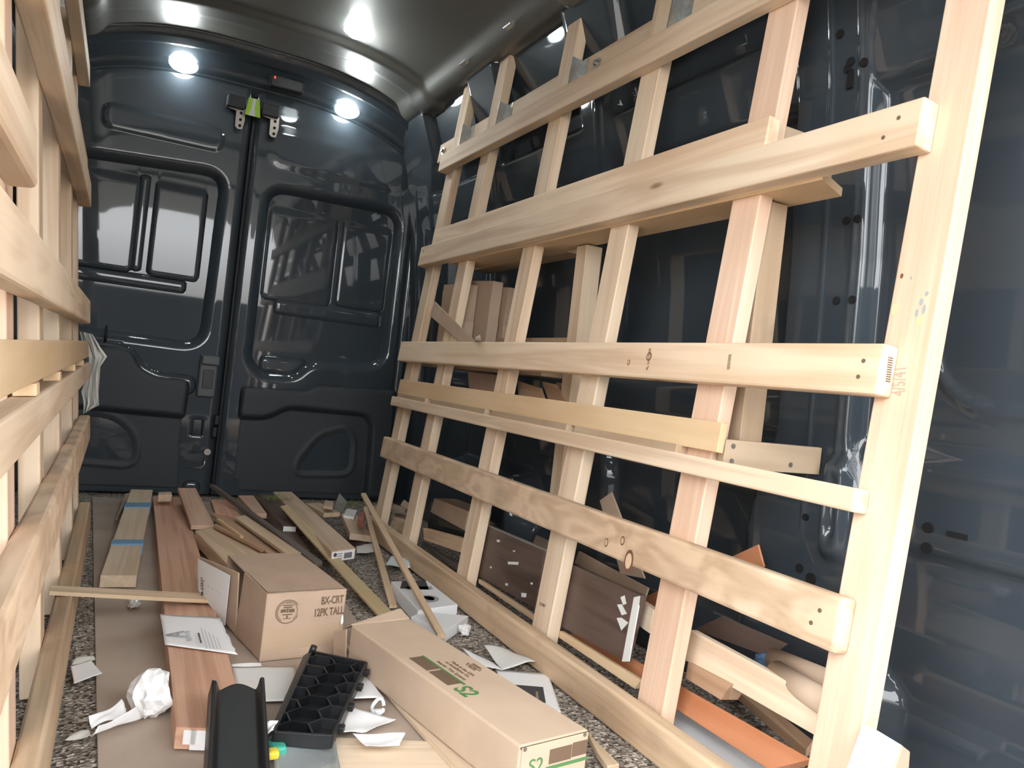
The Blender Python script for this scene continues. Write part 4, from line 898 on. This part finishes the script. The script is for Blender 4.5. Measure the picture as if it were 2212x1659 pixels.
plate('board', [(1230, 1382), (1660, 1662), (1752, 1640), (1239, 1350)], lambda x, y: on(x, y, (1, 0, -.6), 1.16), .02, ORANGE, 'long orange cherry board leaning behind the sill', 'board')
slab('laminate_board', [(1575, 1710), (1740, 1710), (1475, 1515), (1430, 1535)], .022, .016, WHITEP, 'white laminate panel at the foot of the rack below the orange board', 'panel')
wb = plate('laminate_board', [(1860, 1690), (1935, 1690), (1952, 1612), (1899, 1580)], lambda x, y: aty(x, y, .775), .03, WHITEP, 'white laminate panel corner with torn edge beside the nearest upright', 'panel')
plate('torn_edge', [(1922, 1690), (1962, 1690), (1967, 1624), (1950, 1611)], lambda x, y: aty(x, y, .772), .034, CARD, parent=wb, bev=.002)
plate('plank', [(1481, 1427), (1757, 1587), (1772, 1511), (1492, 1360)], lambda x, y: on(x, y, (1, 0, -.1), 1.20), .02, PINE, 'long clear pine plank propped behind the two nearest uprights', 'plank')
plate('plank', [(1356, 1335), (1402, 1368), (1412, 1316), (1382, 1297)], lambda x, y: on(x, y, (1, 0, -.1), 1.19), .02, PINE, 'pine board end showing between the cream edge strip and fifth upright', 'plank')
plate('block', [(1480, 1465), (1556, 1512), (1578, 1478), (1486, 1430)], lambda x, y: on(x, y, (1, 0, -.1), 1.19), .05, BROWN, 'weathered brown block end under the pine plank', 'block')
plate('block_end', [(1551, 1510), (1562, 1508), (1580, 1480), (1567, 1474)], lambda x, y: on(x, y, (1, 0, -.1), 1.186), .05, GREYP, 'grey sawn face of block under the pine plank', 'block') if False else None
slab('strip', [(1742, 1620), (1757, 1600), (1610, 1482), (1590, 1490)], [.04, .06, .05, .05], .02, BROWN, 'brown strip running under the pine plank toward the nearest upright', 'strip')
# orange card, rolled tubes, cardboard
plate('card', [(1322, 1322), (1345, 1352), (1650, 1224), (1637, 1176)], lambda x, y: atx(x, y, 1.40), .006, ORANGE, 'orange board offcut sticking up against the front pillar', 'offcut')
plate('cardboard_strip', [(1340, 1240), (1392, 1250), (1320, 1063), (1295, 1081)], lambda x, y: atx(x, y, 1.30), .006, CARD, 'brown cardboard strip standing behind the fourth upright from the rear', 'cardboard')
def roll(pa, pb, x0, x1, r_, label, mat=CARD):
    a, b_ = atx(*pa, x0), atx(*pb, x1); root = empty('cardboard_tube', (a+b_)/2, label, 'tube')
    n = 20; dirv = (b_-a).normalized(); u = dirv.cross(Vector((0, 0, 1))).normalized(); v = u.cross(dirv); V = []; Fc = []
    for p in (a, b_):
        for rr in (r_, r_-.006):
            for i in range(n): t_ = 6.2832*i/n; V.append(p+(u*math.cos(t_)+v*math.sin(t_))*rr)
    for i in range(n):
        j = (i+1) % n; Fc += [(i, j, 2*n+j, 2*n+i), (n+i, 3*n+i, 3*n+j, n+j), (i, n+i, n+j, j), (2*n+i, 2*n+j, 3*n+j, 3*n+i)]
    c = (a+b_)/2; link('tube_wall', mesh('tube_wall', [p-c for p in V], Fc, True), Matrix.Translation(c), mat, root); return root
roll((1672, 1424), (1800, 1478), 1.33, 1.30, .024, 'brown cardboard tube, upper of two behind the nearest upright')
roll((1676, 1452), (1800, 1530), 1.26, 1.22, .024, 'brown cardboard tube, lower of two behind the nearest upright', CARDL)
crumple('blue_rag', atx(1651, 1430, 1.36), .025, simple('blue cloth', (.06, .13, .24), .8), 'scrap of blue cloth by the open ends of the cardboard tubes', 'cloth', seed=6)
# behind the far uprights
plate('cardboard_box', [(930, 1106), (1003, 1146), (1011, 1104), (938, 1076)], lambda x, y: on(x, y, (1, 0, 0), 1.24), .10, CARD, 'brown cardboard box behind second and third uprights from the rear', 'box')
plate('plank', [(915, 1166), (992, 1193), (1000, 1163), (914, 1140)], lambda x, y: on(x, y, (1, 0, 0), 1.16), .02, PINEW, 'tan plank on edge low behind second and third uprights from the rear', 'plank')
slab('cardboard_sheet', [(1150, 1175), (1190, 1200), (1196, 1165), (1160, 1150)], .18, .006, CARD, 'folded brown cardboard behind the first dark panel', 'cardboard')
plate('cardboard_sheet', [(1240, 1216), (1390, 1300), (1400, 1270), (1250, 1190)], lambda x, y: on(x, y, (1, 0, -.1), 1.30), .006, CARD, 'brown cardboard sheet standing behind the second dark panel', 'cardboard')
plate('cardboard_sheet', [(1500, 1360), (1660, 1420), (1700, 1390), (1560, 1330)], lambda x, y: on(x, y, (1, 0, -.3), 1.33), .006, DARKW, 'dark sheet lying behind the pine plank', 'panel')
# on the shelf inside the rack
SH = .79
def sbox(x0, x1, y0, y1, h, rot, label, mat=CARD):
    root = empty('cardboard_box', ((x0+x1)/2, (y0+y1)/2, SH), label, 'box')
    M = Matrix.Translation(((x0+x1)/2, (y0+y1)/2, SH)) @ Matrix.Rotation(math.radians(rot), 4, 'X')
    w, d_ = (x1-x0)/2, (y1-y0)/2
    P = [M @ Vector(p) for p in ((-w, -d_, h), (w, -d_, h), (w, d_, h), (-w, d_, h), (-w, -d_, .001), (w, -d_, .001), (w, d_, .001), (-w, d_, .001))]
    hexa('box_body', P, mat, root, .002, x=(0, 0, 1)); 
    P = [M @ Vector(p) for p in ((-w*.98, -d_-.004, h*.55), (w*.98, -d_-.004, h*.55), (w*.98, -d_-.0, h*.0+.004), (-w*.98, -d_, .004))]
    hexa('front_flap', P+[p+Vector((0, .003, 0)) for p in P], CARDL, root, .0005)
    return root
sbox(1.266, 1.316, 2.96, 3.22, .345, 3, 'tall brown cardboard carton on the shelf, nearest the rearmost uprights')
sbox(1.322, 1.368, 2.84, 3.08, .36, 4, 'tall brown cardboard carton on the shelf, middle of three', CARDL)
sbox(1.374, 1.412, 2.80, 3.04, .34, 4, 'tall brown cardboard carton on the shelf, nearest the van wall')
o = plate('board_strip', [(1004, 748), (1030, 743), (938, 651), (928, 682)], lambda x, y: on(x, y, (1, 0, -.1), 1.1-.014), .008, CARD, 'brown strip leaning across the two rearmost uprights above the middle rail', 'strip')
sheet('paper_scrap', [(1024, 742), (1042, 748), (1036, 730), (1028, 728)], .875, PAPER, 'white paper tip at the lower end of the leaning brown strip', 'paper', curl=.01, seed=20)
plate('white_cloth', [(952, 690), (966, 668), (984, 634), (958, 628)], lambda x, y: aty(x, y, 3.62), .01, simple('grey white cloth', (.42, .43, .45), .8), 'grey white cloth hanging between the two rearmost uprights', 'cloth')
for k, q in enumerate(([(1120, 862), (1180, 880), (1165, 838), (1117, 822)], [(1185, 868), (1230, 885), (1200, 830), (1170, 824)], [(1205, 862), (1236, 872), (1222, 828), (1200, 826)])):
    plate('plank', q, lambda x, y, k=k: on(x, y, (1, 0, -.1), 1.19+.03*k), .012, BROWN, ('brown board below the shelf, left of three leaning boards', 'brown board below the shelf, middle of three leaning boards', 'brown board below the shelf, right of three leaning boards')[k], 'board')
plate('cardboard_box', [(1013, 838), (1066, 846), (1062, 808), (1010, 803)], lambda x, y: on(x, y, (1, 0, -.1), 1.20), .05, CARD, 'brown cardboard box end below the shelf between second and third uprights', 'box')

rf = empty('roof_fitting', (-.10, 3.86, 2.13), 'small white and red fitting at the roof edge above the left rear door', 'fitting')
q = atz(205, 18, 2.15); box('white_cap', q, .075, .03, .02, PAPERG, rf, .006); box('red_base', q+Vector((.0, .0, -.024)), .05, .028, .022, simple('dark red plastic', (.35, .06, .05), .4), rf, .005)
